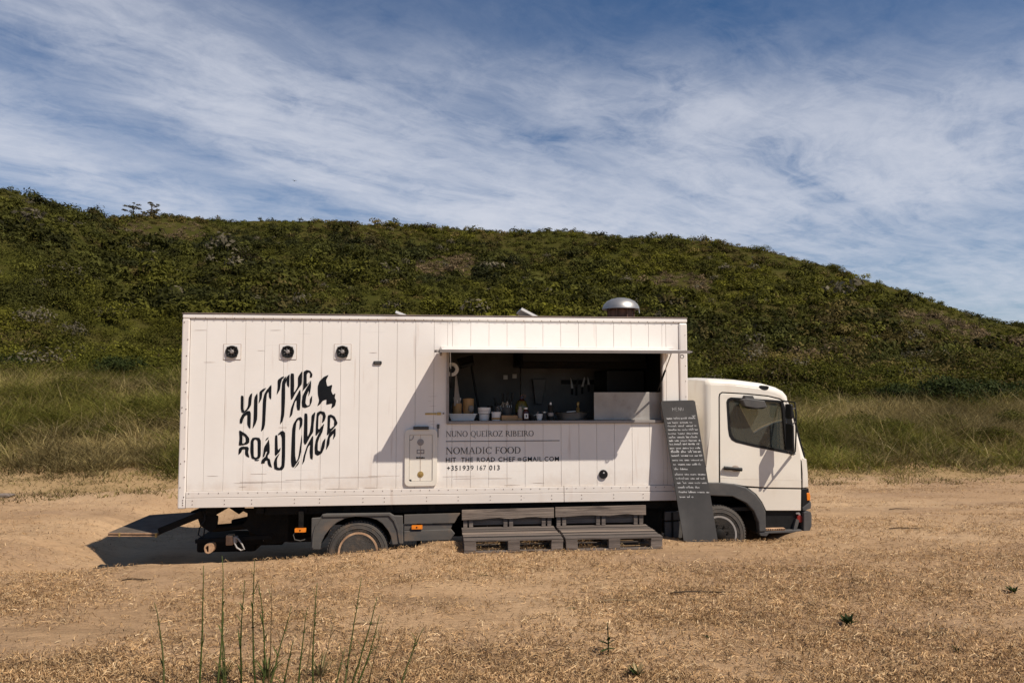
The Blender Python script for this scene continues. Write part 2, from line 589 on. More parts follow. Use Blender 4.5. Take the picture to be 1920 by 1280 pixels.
def rrect(x0, x1, z0, z1, r, n=5):
    out = []
    for cx, cz, a in ((x1 - r, z1 - r, 0), (x0 + r, z1 - r, 90), (x0 + r, z0 + r, 180), (x1 - r, z0 + r, 270)):
        for k in range(n + 1):
            t = math.radians(a + 90 * k / n)
            out.append((cx + r * math.cos(t), cz + r * math.sin(t)))
    return out


def circle(cx, cz, r, n=20, rz=None):
    return [(cx + r * math.cos(2 * math.pi * k / n), cz + (rz or r) * math.sin(2 * math.pi * k / n)) for k in range(n)]


class MB:
    def __init__(self):
        self.v, self.f = [], []

    def add(self, vs, fs):
        k = len(self.v)
        self.v += [tuple(p) for p in vs]
        self.f += [tuple(i + k for i in f) for f in fs]
        return self

    def box(self, x0, x1, y0, y1, z0, z1, mat=None):
        vs = [Vector(p) for p in ((x0, y0, z0), (x1, y0, z0), (x1, y1, z0), (x0, y1, z0), (x0, y0, z1), (x1, y0, z1), (x1, y1, z1), (x0, y1, z1))]
        if mat is not None:
            vs = [mat @ p for p in vs]
        return self.add(vs, [(0, 3, 2, 1), (4, 5, 6, 7), (0, 1, 5, 4), (1, 2, 6, 5), (2, 3, 7, 6), (3, 0, 4, 7)])

    def bar(self, a, b, w, h, up=(0, 0, 1)):
        a, b = Vector(a), Vector(b)
        d = (b - a)
        ln = d.length
        d.normalize()
        up = Vector(up)
        s = d.cross(up)
        if s.length < 1e-4:
            s = d.cross(Vector((0, 1, 0)))
        s.normalize()
        t = s.cross(d)
        m = Matrix((d, s, t)).transposed().to_4x4()
        m.translation = a
        return self.box(0, ln, -w / 2, w / 2, -h / 2, h / 2, m)

    def tube(self, pts, r, n=8, caps=True):
        pts = [Vector(p) for p in pts]
        rs = r if isinstance(r, (list, tuple)) else [r] * len(pts)
        vs, fs = [], []
        ref = None
        for i, p in enumerate(pts):
            d = (pts[min(i + 1, len(pts) - 1)] - pts[max(i - 1, 0)]).normalized()
            if ref is None:
                ref = d.orthogonal()
            s = (ref - d * ref.dot(d)).normalized()
            ref = s
            t = d.cross(s)
            for k in range(n):
                q = 2 * math.pi * k / n
                vs.append(p + (s * math.cos(q) + t * math.sin(q)) * rs[i])
        for i in range(len(pts) - 1):
            for k in range(n):
                a, b = i * n + k, i * n + (k + 1) % n
                fs.append((a, b, b + n, a + n))
        if caps:
            fs.append(tuple(range(n - 1, -1, -1)))
            fs.append(tuple((len(pts) - 1) * n + k for k in range(n)))
        return self.add(vs, fs)

    def lathe(self, prof, c=(0, 0, 0), axis='z', n=20, close=False):
        vs, fs = [], []
        for r, h in prof:
            for k in range(n):
                q = 2 * math.pi * k / n
                a, b = r * math.cos(q), r * math.sin(q)
                p = (a, b, h) if axis == 'z' else (a, h, b)
                vs.append((p[0] + c[0], p[1] + c[1], p[2] + c[2]))
        m = len(prof)
        for i in range(m if close else m - 1):
            for k in range(n):
                a, b = i * n + k, i * n + (k + 1) % n
                j = (i + 1) % m
                c_, d = j * n + (k + 1) % n, j * n + k
                fs.append((a, b, c_, d) if axis == 'z' else (a, d, c_, b))
        if not close:
            if prof[0][0] > 1e-5:
                fs.append(tuple(range(n - 1, -1, -1)) if axis == 'z' else tuple(range(n)))
            if prof[-1][0] > 1e-5:
                fs.append(tuple((m - 1) * n + k for k in range(n)) if axis == 'z' else tuple((m - 1) * n + k for k in range(n - 1, -1, -1)))
        return self.add(vs, fs)

    def plate(self, loops, y0, y1):
        """An outline in the x-z plane, with holes, given thickness from y0 (front) to y1."""
        if loops and not isinstance(loops[0][0], (tuple, list)):
            loops = [loops]
        flat = [p for lp in loops for p in lp]
        tri = tessellate_polygon([[Vector((p[0], p[1], 0)) for p in lp] for lp in loops])
        n = len(flat)
        vs = [(p[0], y0, p[1]) for p in flat] + [(p[0], y1, p[1]) for p in flat]
        fs = []
        for t in tri:
            a, b, c = (flat[i] for i in t)
            if (b[0] - a[0]) * (c[1] - a[1]) - (b[1] - a[1]) * (c[0] - a[0]) < 0:
                t = (t[0], t[2], t[1])
            fs.append(tuple(t))
            fs.append((t[2] + n, t[1] + n, t[0] + n))
        k = 0
        for li, lp in enumerate(loops):
            area = sum(lp[i][0] * lp[(i + 1) % len(lp)][1] - lp[(i + 1) % len(lp)][0] * lp[i][1] for i in range(len(lp)))
            ccw = area > 0
            if li > 0:
                ccw = not ccw
            m = len(lp)
            for i in range(m):
                a, b = k + i, k + (i + 1) % m
                fs.append((a, a + n, b + n, b) if ccw else (a, b, b + n, a + n))
            k += m
        return self.add(vs, fs)

    def build(self, name, mat, parent=None, bevel=0.0, smooth=False, seg=2):
        me = bpy.data.meshes.new(name)
        me.from_pydata(self.v, [], self.f)
        me.materials.append(MT[mat] if isinstance(mat, str) else mat)
        if smooth:
            me.polygons.foreach_set('use_smooth', [True] * len(me.polygons))
            me.set_sharp_from_angle(angle=math.radians(38))
        me.update()
        o = place(bpy.data.objects.new(name, me), parent)
        if bevel:
            b = o.modifiers.new('edge', 'BEVEL')
            b.width = bevel
            b.segments = seg
            b.limit_method = 'ANGLE'
            b.angle_limit = math.radians(40)
        return o


def np_mesh(name, V, F, mat, tone=None, smooth=False):
    """A big mesh straight from arrays. F: list of (faces x corners) arrays."""
    me = bpy.data.meshes.new(name)
    F = [f for f in F if len(f)]
    nv = len(V)
    counts = np.concatenate([np.full(len(f), f.shape[1], np.int32) for f in F])
    loops = np.concatenate([f.ravel() for f in F]).astype(np.int32)
    starts = np.concatenate([[0], np.cumsum(counts)[:-1]]).astype(np.int32)
    me.vertices.add(nv)
    me.vertices.foreach_set('co', np.ascontiguousarray(V, np.float32).ravel())
    me.loops.add(len(loops))
    me.loops.foreach_set('vertex_index', loops)
    me.polygons.add(len(counts))
    me.polygons.foreach_set('loop_start', starts)
    me.polygons.foreach_set('loop_total', counts)
    if smooth:
        me.polygons.foreach_set('use_smooth', np.ones(len(counts), bool))
    me.update(calc_edges=True)
    if tone is not None:
        at = me.attributes.new('tone', 'FLOAT_COLOR', 'POINT')
        c = np.ones((nv, 4), np.float32)
        c[:, :3] = tone
        at.data.foreach_set('color', c.ravel())
    me.materials.append(MT[mat] if isinstance(mat, str) else mat)
    return me

# ------------------------------------------------------------------ the ground, the grassy bank and the hill
def spaced(lo, hi, fine_lo, fine_hi, fine, grow=1.18):
    a = list(np.arange(fine_lo, fine_hi + 1e-6, fine))
    s, x, right = fine, fine_hi, []
    while x < hi:
        s *= grow
        x = min(x + s, hi)
        right.append(x)
    s, x, left = fine, fine_lo, []
    while x > lo:
        s *= grow
        x = max(x - s, lo)
        left.append(x)
    return np.array(left[::-1] + a + right)


def sheet(name, xs, ys, fn, mat, label=None, kind='structure'):
    X, Y = np.meshgrid(xs, ys)
    Z = fn(X, Y)
    nx, ny = len(xs), len(ys)
    V = np.stack([X.ravel(), Y.ravel(), Z.ravel()], 1)
    i = (np.arange(ny - 1)[:, None] * nx + np.arange(nx - 1)[None, :]).ravel()
    F = np.stack([i, i + 1, i + nx + 1, i + nx], 1)
    o = place(bpy.data.objects.new(name, np_mesh(name, V, [F], mat, smooth=True)))
    return tag(o, label, None, None, kind)


def sand_material():
    m = material('trodden_sand', (.425, .274, .150), (.36, .226, .122), rough=.95, scale=.5, lo=.36, hi=.66, spec=.15)
    N, Lk, p, src = chain(m)
    t = N.new('ShaderNodeTexCoord')

    def noise(scale, stretch=(1, 1, 1), detail=6, rough=.6, dist=0):
        mp = N.new('ShaderNodeMapping')
        mp.inputs['Scale'].default_value = stretch
        Lk.new(t.outputs['Object'], mp.inputs[0])
        n = N.new('ShaderNodeTexNoise')
        n.inputs['Scale'].default_value = scale
        n.inputs['Detail'].default_value = detail
        n.inputs['Roughness'].default_value = rough
        n.inputs['Distortion'].default_value = dist
        Lk.new(mp.outputs[0], n.inputs['Vector'])
        return n.outputs['Fac']

    def layer(src, fac, lo, hi, colour, amount):
        r = N.new('ShaderNodeMapRange')
        r.inputs['From Min'].default_value = lo
        r.inputs['From Max'].default_value = hi
        r.inputs['To Max'].default_value = amount
        Lk.new(fac, r.inputs['Value'])
        mx = N.new('ShaderNodeMix')
        mx.data_type = 'RGBA'
        mx.inputs[7].default_value = (*colour, 1)
        Lk.new(r.outputs[0], mx.inputs[0])
        Lk.new(src, mx.inputs[6])
        return mx.outputs[2]
    src = layer(src, noise(.55, (.6, 1.2, 1), 6), .49, .60, (.335, .215, .125), .75)
    src = layer(src, noise(1.1, (.35, 2.0, 1), 7), .50, .64, (.26, .162, .086), .6)
    src = layer(src, noise(.22, (1, 1, 1), 4), .48, .64, (.55, .37, .21), .65)
    src = layer(src, noise(9, (.7, 1.4, 1), 8, .7, 1.5), .54, .70, (.18, .11, .056), .65)
    src = layer(src, noise(26, (.7, 1.2, 1), 6, .7, 2.5), .56, .70, (.58, .43, .26), .55)
    Lk.new(src, p.inputs['Base Color'])
    b = N.new('ShaderNodeBump')
    b.inputs['Strength'].default_value = .9
    b.inputs['Distance'].default_value = .035
    Lk.new(noise(9, (.7, 1.4, 1), 8, .7, 1.5), b.inputs['Height'])
    Lk.new(b.outputs[0], p.inputs['Normal'])
    return m


MT['sand'] = sand_material()
MT['turf'] = material('dry_turf', (.36, .235, .120), (.24, .165, .075), rough=.95, spec=.08, scale=.8, bump=.6, bump_scale=12)
wear(MT['turf'], (.34, .23, .12), .7, (1, 1, 1), .5, .68, .5, 2)
MT['under'] = material('scrub_floor', (.040, .040, .008), (.060, .050, .014), rough=.98, spec=.03, scale=.25, bump=.6, bump_scale=4, lo=.42, hi=.62)  # coloured dark so the gaps between bushes read as shade

sheet('sandy_ground', spaced(-900, 900, -8.5, 8.5, .065), spaced(-300, 1500, 4.2, 12.6, .055),
      lambda X, Y: sand_z(X, Y), 'sand')
sheet('grass_bank', np.linspace(-34, 34, 200), np.linspace(13, 30.5, 90),
      lambda X, Y: bank_z(X, Y), 'turf')
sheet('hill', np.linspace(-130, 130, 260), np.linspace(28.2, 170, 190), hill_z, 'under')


# ------------------------------------------------------------------ plants: arrays of blades and leaves
def blades(P, height, lean, width, bend, tone, segs=2, az=None):
    """Curved tapering blades rooted at P. Returns vertices, faces, tones."""
    n = len(P)
    az = rng.uniform(0, 2 * np.pi, n) if az is None else az
    face = rng.uniform(0, np.pi, n)
    dirv = np.stack([np.cos(az), np.sin(az), np.zeros(n)], 1)
    side = np.stack([np.cos(face), np.sin(face), np.zeros(n)], 1)
    rows = []
    for k in range(segs + 1):
        t = k / segs
        c = P + dirv * (height * (lean * t + bend * t * t))[:, None] + np.array([0, 0, 1.0]) * (height * t * (1 - .35 * bend * t))[:, None]
        w = (width * (1 - t) ** .7)[:, None] * .5
        if k < segs:
            rows += [c - side * w, c + side * w]
        else:
            rows.append(c)
    m = 2 * segs + 1
    V = np.stack(rows, 1).reshape(-1, 3)
    base = np.arange(n)[:, None] * m
    Q = np.concatenate([base + np.array([[2 * k, 2 * k + 1, 2 * k + 3, 2 * k + 2]]) for k in range(segs - 1)]) if segs > 1 else np.zeros((0, 4), int)
    T = base + np.array([[2 * segs - 2, 2 * segs - 1, 2 * segs]])
    return V, Q, T, np.repeat(tone, m, 0)


def tones(n, cols, weights, spread=.22):
    cols = np.array(cols)
    i = rng.choice(len(cols), n, p=np.array(weights) / sum(weights))
    return cols[i] * (1 + spread * rng.standard_normal((n, 1))).clip(.4, 1.8)


# straw lying on the sand
def straw_litter(n):
    Y = 4.5 + 13 * rng.random(n * 3) ** 1.7
    X = rng.uniform(-.76, .76, n * 3) * Y
    dens = (.66 + 1.7 * fbm(X * .55 + 3, Y * 1.0, 4)).clip(.05, 1) * (1 - .45 * sstep(Y, 8, 13))
    lx, ly = local_xy(X, Y)
    keep = (rng.random(n * 3) < dens) & ~((lx > -1.5) & (lx < 8.4) & (ly > -.2) & (ly < 2.8))
    track = (lx < .5) & (ly > -.5)
    keep &= ~(track & (rng.random(n * 3) < .7))
    X, Y = X[keep][:n], Y[keep][:n]
    n = len(X)
    ln = rng.gamma(2.6, .0165, n).clip(.015, .22)
    az = rng.normal(0, .9, n) + np.where(rng.random(n) < .5, 0, np.pi)
    curl = rng.normal(0, 1.5, n)
    w = rng.uniform(.0015, .0048, n)
    tone = tones(n, [(.50, .335, .175), (.40, .25, .12), (.28, .17, .082), (.60, .44, .255), (.14, .09, .05)], [4, 5, 3.6, 1.1, 1.5])
    rows = []
    segs = 2
    x, y, a = X.copy(), Y.copy(), az.copy()
    arch = rng.uniform(0, .03, n)
    for k in range(segs + 1):
        t = k / segs
        nx_, ny_ = -np.sin(a), np.cos(a)
        ww = w * (1 - .6 * t)
        z = sand_z(x, y) + .006 + arch * 4 * t * (1 - t) + rng.uniform(0, .01, n)
        rows += [np.stack([x - nx_ * ww, y - ny_ * ww, z], 1), np.stack([x + nx_ * ww, y + ny_ * ww, z + .003], 1)]
        x, y = x + np.cos(a) * ln / segs, y + np.sin(a) * ln / segs
        a = a + curl / segs * 1.3
    m = 2 * (segs + 1)
    V = np.stack(rows, 1).reshape(-1, 3)
    b = np.arange(n)[:, None] * m
    Q = np.concatenate([b + np.array([[2 * k, 2 * k + 1, 2 * k + 3, 2 * k + 2]]) for k in range(segs)])
    o = place(bpy.data.objects.new('straw_litter', np_mesh('straw_litter', V, [Q], 'straw', np.repeat(tone, m, 0))))
    tag(o, kind='stuff')


straw_litter(115000)


# tall dry grass on the bank, thinning onto the sand
def bank_grass(n):
    per = 26                                             # blades of one tussock
    nc = n * 2 // per
    Yc = rng.uniform(14.2, 30.2, nc)
    Xc = rng.uniform(-.80, .80, nc) * Yc
    Y, X = np.repeat(Yc, per), np.repeat(Xc, per)
    az = rng.uniform(0, 2 * np.pi, nc * per)
    rad = np.abs(rng.normal(0, .20, nc * per)) * np.repeat(rng.uniform(.5, 1.6, nc), per)
    X, Y = X + np.cos(az) * rad, Y + np.sin(az) * rad
    own = np.repeat(rng.standard_normal(nc), per)        # each tussock's own colour and height
    n2 = nc * per
    a = X / Y
    yb = np.interp(a, A_B, YB)
    s = (Y - yb + 1.5 * fbm(X * .5, Y * .5, 4)) / (Y_T - yb)
    keep = (s > -.09) & (rng.random(n2) < np.where(s < .03, .30, .6 + 1.1 * np.abs(fbm(X * .5, Y * .5, 3))))
    lx, ly = local_xy(X, Y)
    hidden = (a > a_of(540)) & (a < a_of(1140))          # nothing of it shows behind the box
    keep &= ~(hidden & (rng.random(n2) < .93))
    X, Y, s, az, own = X[keep][:n], Y[keep][:n], s[keep][:n], az[keep][:n], own[keep][:n]
    n = len(X)
    clump = fbm(X * .55 + 7, Y * .55, 4)
    h = (.20 + .62 * np.clip(s * 2.2, 0, 1)) * (1 + .9 * clump) * rng.uniform(.55, 1.25, n) * (1 + .28 * own).clip(.4, 1.8)
    h = np.where(s < .08, h * .55, h)
    warm = fbm(X * .28 + 31, Y * .34, 3)
    green = tones(n, [(.155, .148, .030), (.200, .172, .042), (.110, .115, .022)], [3, 3, 2])
    dry = tones(n, [(.27, .21, .088), (.22, .17, .066), (.34, .27, .135), (.17, .125, .05)], [3, 3, .8, 2])
    k = (np.clip(.42 + 1.5 * warm + .22 * own + .12 * rng.standard_normal(n) + .4 * (s < .06), 0, 1) > .5)[:, None]
    tone = np.where(k, dry, green) * (1 + .9 * fbm(X * .9 + 2, Y * .7, 3)).clip(.45, 1.6)[:, None]
    z = np.maximum(bank_z(X, Y), sand_z(X, Y, False)) - .03
    V, Q, T, C = blades(np.stack([X, Y, z], 1), h.clip(.08, 1.3), rng.gamma(2, .26, n), rng.uniform(.013, .030, n), rng.uniform(.1, 1.3, n), tone, segs=2, az=az + rng.normal(0, .7, n))
    o = place(bpy.data.objects.new('tall_bank_grass', np_mesh('tall_bank_grass', V, [Q, T], 'leaf', C)))
    tag(o, kind='stuff')


bank_grass(135000)


def leaf_cloud(n, lobes, size, shell=.55, flat=.8, jit=.75):
    """Leaf quads spread through a few lobes: centres, and the leaf's own frame."""
    lobes = np.array(lobes)
    w = lobes[:, 3] ** 2
    i = rng.choice(len(lobes), n, p=w / w.sum())
    d = rng.standard_normal((n, 3))
    d /= np.linalg.norm(d, axis=1)[:, None]
    d[:, 2] = np.where(d[:, 2] < -.25, -d[:, 2] * .6, d[:, 2])
    r = shell + (1 - shell) * rng.random(n) ** .6
    c = lobes[i, :3] + d * (lobes[i, 3] * r)[:, None] * np.array([1, 1, flat])
    nrm = d + jit * rng.standard_normal((n, 3)) + np.array([0, 0, .35])
    nrm /= np.linalg.norm(nrm, axis=1)[:, None]
    t = np.cross(nrm, rng.standard_normal((n, 3)))
    t /= np.linalg.norm(t, axis=1)[:, None]
    b = np.cross(nrm, t)
    s = (size * rng.uniform(.6, 1.4, n))[:, None]
    V = np.stack([c - t * s, c - b * s * .42, c + t * s, c + b * s * .42], 1)
    return V


def random_lobes(k, r, flat=.8):
    out = []
    for _ in range(k):
        a, d = random.uniform(0, 6.283), random.uniform(0, .62)
        out.append((math.cos(a) * d * r, math.sin(a) * d * r, r * flat * random.uniform(.30, .75), r * random.uniform(.36, .62)))
    return out


# the scrub that covers the hill: far too many bushes to count
def hillside_scrub(n):
    protos = []
    for k in range(20):
        lobes = random_lobes(random.randint(4, 8), 1.0)
        protos.append(leaf_cloud(250, lobes, .062, .8, .8, .36) if k < 10 else leaf_cloud(72, lobes, .145, .8, .8, .36))
    Yc = np.sqrt(rng.uniform(30.5 ** 2, 96 ** 2, n * 2))
    a = rng.uniform(-.78, .78, n * 2)
    X = a * Yc
    ar = (RIDGE_PX - 960) / FPX
    R = np.interp(a, ar, RIDGE_Y)
    t = (Yc - Y_T) / (R - Y_T)
    keep = t < 1.04
    gap = fbm(X * .10 + 50, Yc * .10, 4)
    keep &= ~((gap > .44) & (rng.random(n * 2) < .3))
    hid = (a > a_of(520)) & (a < a_of(1160)) & (t < .22)
    keep &= ~(hid & (rng.random(n * 2) < .9))
    X, Y, t, a = X[keep][:n], Yc[keep][:n], t[keep][:n], a[keep][:n]
    n = len(X)
    Z = hill_z(X, Y) - .15
    big = fbm(X * .22 + 9, Y * .22, 3)
    r = (.62 + .5 * rng.gamma(2, .3, n)) * (1 + .7 * big) * (1.12 - .42 * np.clip(t, 0, 1))
    r = (r * .98 * (1 - .25 * sstep(t, .80, .95))).clip(.34, 2.2)
    r = np.minimum(r, np.interp(Y, [30, 48, 70], [1.0, 1.5, 2.2]))
    g = fbm(X * .055 + 3, Y * .055, 4) + .8 * fbm(X * .3, Y * .3, 2)
    brown = np.clip(-.02 + 1.0 * fbm(X * .07 + 77, Y * .07, 4) + .42 * np.clip(t - .62, 0, 1) + .10 * (a > .42) * (t > .35) + .20 * (a < -.50) * (t < .7), 0, 1)
    green = np.stack([.080 + .058 * g, .077 + .050 * g, .0092 + .006 * g], 1).clip(.012, .2)
    brn = np.stack([.112 + .06 * g, .085 + .04 * g, .026 + .012 * g], 1).clip(.02, .25)
    pick = rng.random(n)
    tone = np.where((pick < brown)[:, None], brn, green) * (1 + .30 * rng.standard_normal((n, 1))).clip(.45, 1.9)
    dark = rng.random(n) < .12
    tone[dark] *= .50
    r[dark] *= 1.35
    # worn, half-dead patches where the sandy slope shows
    for pa, py_, Yp, rp in ((1488, 640, 44.5, 3.6), (832, 490, 74, 3.2), (1272, 498, 72, 3.0), (1800, 560, 62, 4.0), (300, 430, 78, 3.5)):
        xp = a_of(pa) * Yp
        d = np.hypot(X - xp, (Y - Yp) * .6) / rp + .5 * fbm(X * .6, Y * .6, 2)
        m = (d < 1)
        tone[m] = np.array([.19, .135, .072]) * rng.uniform(.55, 1.15, (m.sum(), 1))
        r[m] *= .62
    grey = (rng.random(n) < .025)
    tone[grey] = np.array([.135, .115, .075]) * rng.uniform(.7, 1.2, (grey.sum(), 1))
    which = rng.integers(0, 10, n) + np.where(Y < 47, 0, 10)
    Vs, Cs = [], []
    for k, pv in enumerate(protos):
        m = np.where(which == k)[0]
        th = rng.uniform(0, 2 * np.pi, len(m))
        c, s = np.cos(th)[:, None, None], np.sin(th)[:, None, None]
        x, y, z = pv[None, :, :, 0], pv[None, :, :, 1], pv[None, :, :, 2]
        rr = r[m][:, None, None]
        fl = rng.uniform(.80, 1.30, len(m))[:, None, None]
        W = np.stack([(x * c - y * s) * rr + X[m][:, None, None], (x * s + y * c) * rr + Y[m][:, None, None], z * rr * fl + Z[m][:, None, None]], -1)
        lt = tone[m][:, None, None, :] * (1 + .14 * rng.standard_normal((len(m), pv.shape[0], 1, 1))).clip(.4, 1.9)
        Vs.append(W.reshape(-1, 3))
        Cs.append(np.broadcast_to(lt, W.shape).reshape(-1, 3))
    V, C = np.concatenate(Vs), np.concatenate(Cs)
    F = np.arange(len(V)).reshape(-1, 4)
    o = place(bpy.data.objects.new('hillside_scrub', np_mesh('hillside_scrub', V, [F], 'leaf', C)))
    tag(o, kind='stuff')


hillside_scrub(12500)


# the bushes one can tell apart at the foot of the hill, each with its foliage and its stems
def make_shrub_meshes():
    out = []
    pal = [[(.078, .076, .010), (.096, .090, .012), (.060, .062, .008)],
           [(.066, .066, .009), (.082, .079, .011), (.050, .053, .007)],
           [(.115, .092, .034), (.095, .082, .026), (.130, .104, .042)],
           [(.030, .040, .010), (.022, .031, .008), (.040, .050, .012)]]
    for k in range(8):
        p = pal[(0, 0, 1, 1, 2, 0, 1, 3)[k]]
        nl = 2600
        V = leaf_cloud(nl, random_lobes(random.randint(6, 10), 1.0), .042, .62, .8, .55)
        C = np.repeat(tones(nl, p, [3, 2, 2], .16), 4, 0)
        fo = np_mesh('foliage', V.reshape(-1, 3), [np.arange(nl * 4).reshape(-1, 4)], 'leaf', C)
        mb = MB()
        for j in range(5):
            a = 1.3 * j + k
            mb.tube([(.05 * math.cos(a), .05 * math.sin(a), -.1), (.18 * math.cos(a), .18 * math.sin(a), .28), (.42 * math.cos(a), .42 * math.sin(a), .62)], [.045, .03, .012], 5)
        so = mb.build('stem', 'bark')
        sm = so.data
        bpy.data.objects.remove(so)
        out.append((fo, sm))
    return out


SHRUBS = make_shrub_meshes()


def shrub(x, y, r, kind, label, group=None, flat=1.0, name='shrub', cat='bush', sink=0.0):
    zb = float(bank_z(np.array(x), np.array(y)))
    z = (zb if y < Y_T else max(zb, float(hill_z(np.array(x), np.array(y))))) - .05
    z -= sink * r
    t = thing(name, label, cat, (x, y, z), random.uniform(0, 6.283), group)
    t.scale = (r, r, r * flat)
    fo, sm = SHRUBS[kind]
    place(bpy.data.objects.new('foliage', fo), t)
    place(bpy.data.objects.new('stem', sm), t)
    return t


def at_bank(px, Y):
    return (px - 960) / FPX * Y


n_sh = 0
seen = {}
ORD = 'first second third fourth fifth sixth seventh eighth ninth tenth eleventh twelfth thirteenth fourteenth fifteenth sixteenth'.split()
for row, (Y, step, r0) in enumerate(((30.3, 46, .85), (32.2, 40, 1.05), (34.6, 44, 1.2))):
    px = -70 + row * 17
    while px < 1990:
        px += step * random.uniform(.75, 1.3)
        y = Y + random.uniform(-.7, .7)
        if 420 < px < 1230:
            continue
        left = px < 600
        kind = random.choice((0, 1, 2, 5, 6, 0, 1, 1, 6, 0))
        col = {0: 'bright olive green', 5: 'bright olive green', 1: 'deep green', 6: 'deep green', 2: 'brownish'}[kind]
        where = 'left of the white box' if left else 'right of the truck cab'
        pos = ('in the front row on the grass', 'in the middle row', 'in the upper row')[row]
        key = (col, left, row)
        seen[key] = seen.get(key, 0) + 1
        lab = f'{ORD[seen[key] - 1]} {col} shrub {("from the left edge", "right of the cab")[not left]}, {pos}'
        shrub(at_bank(px, y), y, r0 * random.uniform(.75, 1.3), kind, lab, f'{col} shrubs {where}, {pos}', random.uniform(.8, 1.1))
        n_sh += 1
for px, Y, r, lab in ((1762, 29.9, 1.75, 'darkest evergreen bush, low and broad above the grass at the right'),
                      (1842, 30.2, 1.6, 'second dark evergreen bush, just right of the darkest one'),
                      (1908, 30.2, 1.5, 'dark evergreen bush at the right edge of the picture'),
                      (1690, 30.6, 1.35, 'dark evergreen bush just left of the darkest low one'),
                      (30, 30.4, 1.3, 'dark green bush at the far left edge above the grass'),
                      (212, 30.4, 1.4, 'dark green bush midway between the left edge and the box')):
    shrub(at_bank(px, Y), Y, r, 7, lab, None, .95, 'evergreen_bush')


# low bushes standing among the tall grass
SIDE = {True: [0], False: [0]}
for px, Y, r, kind in ((35, 24.5, .75, 1), (95, 22.0, .55, 6), (150, 26.5, .8, 1), (205, 21.0, .5, 2), (262, 24.0, .7, 6), (310, 22.5, .6, 1), (330, 27.0, .8, 2),
                       (1545, 22.0, .55, 6), (1600, 25.5, .75, 2), (1655, 23.5, .7, 1), (1715, 21.5, .5, 2), (1775, 24.5, .75, 6), (1840, 22.5, .6, 1), (1895, 25.0, .8, 6)):
    left = px < 900
    SIDE[left][0] += 1
    shrub(at_bank(px, Y), Y, r * 1.35, kind, f'{ORD[SIDE[left][0] - 1]} low bush {"from the left edge" if left else "right of the cab"}, half sunk in the tall grass', 'low bushes among the tall grass', .8)


# two wind-worn pines and the round bushes that break the ridge line
def ridge_spot(px):
    a = (px - 960) / FPX
    R = float(np.interp(px, RIDGE_PX, RIDGE_Y))
    return a * R, R - .5


def pine(px, h, label, seed):
    random.seed(seed)
    x, y = ridge_spot(px)
    z = float(hill_z(np.array(x), np.array(y)))
    t = thing('pine_tree', label, 'tree', (x, y, z - .45), 0)
    mb = MB()
    lean = random.uniform(-.25, .25)
    top = (lean * h, 0, h)
    mb.tube([(0, 0, 0), (lean * h * .35, .05, h * .5), top], [.11, .08, .03], 6)
    tips = []
    for k in range(13):
        f = random.uniform(.30, 1)
        p = Vector((lean * h * f, 0, h * f))
        a = random.uniform(0, 6.283)
        q = p + Vector((math.cos(a), math.sin(a), random.uniform(-.05, .45))) * random.uniform(.5, 1.0)
        mb.tube([p, q], [.035, .012], 5)
        tips.append((q.x, q.y, q.z, random.uniform(.18, .34)))
    mb.build('trunk', 'bark', t)
    V = leaf_cloud(620, tips + [(top[0], 0, h, .35)], .09, .2, .55)
    me = np_mesh('crown', V.reshape(-1, 3), [np.arange(len(V) * 4).reshape(-1, 4)], 'leaf', np.repeat(tones(len(V), [(.07, .065, .028), (.10, .08, .04)], [1, 1]), 4, 0))
    place(bpy.data.objects.new('crown', me), t)


pine(247, 1.5, 'leaning wind-worn pine on the left ridge, the lower and wider of the two', 3)
pine(278, 1.75, 'thin wind-worn pine on the left ridge, the taller and more open of the two', 5)
for px, r, k, lab in ((976, 1.9, 7, 'rounded dark bush standing highest on the middle of the ridge'),
                      (919, 1.3, 7, 'small dark bush on the ridge left of the highest round one'),
                      (405, .95, 7, 'small dark round bush on the ridge above the left end of the box'),
                      (532, .8, 7, 'tiny dark bush on the ridge below the flying bird'),
                      (1425, 1.5, 1, 'rounded olive bush forming the shoulder of the ridge above the cab'),
                      (1560, 1.4, 1, 'rounded olive bush lower down the right end of the ridge'),
                      (1905, 1.2, 7, 'dark bush on the ridge line at the right edge of the picture')):
    x, y = ridge_spot(px)
    shrub(x, y, r, k, lab, None, .85, sink=.42)
random.seed(11)

# ------------------------------------------------------------------ the food truck
truck = thing('food_truck', 'white box food truck with dark grey chassis, open serving hatch and black lettering', 'food truck', tuple(tw(0, 0, 0)), YAW)
BX, BW, BZ0, BZ1 = 6.67, 2.42, .462, 2.932      # the box: length, width, underside, top
RAIL_T, RAIL_B = 2.868, .668
OX0, OX1, OZ0, OZ1 = 3.392, 6.318, 1.548, 2.468  # serving opening


def part(mb, name, mat, parent=truck, bevel=0.0, smooth=False, label=None, kind=None, seg=2):
    o = mb.build(name, mat, parent, bevel, smooth, seg)
    if label:
        o['label'] = label
    if kind:
        o['kind'] = kind
    return o


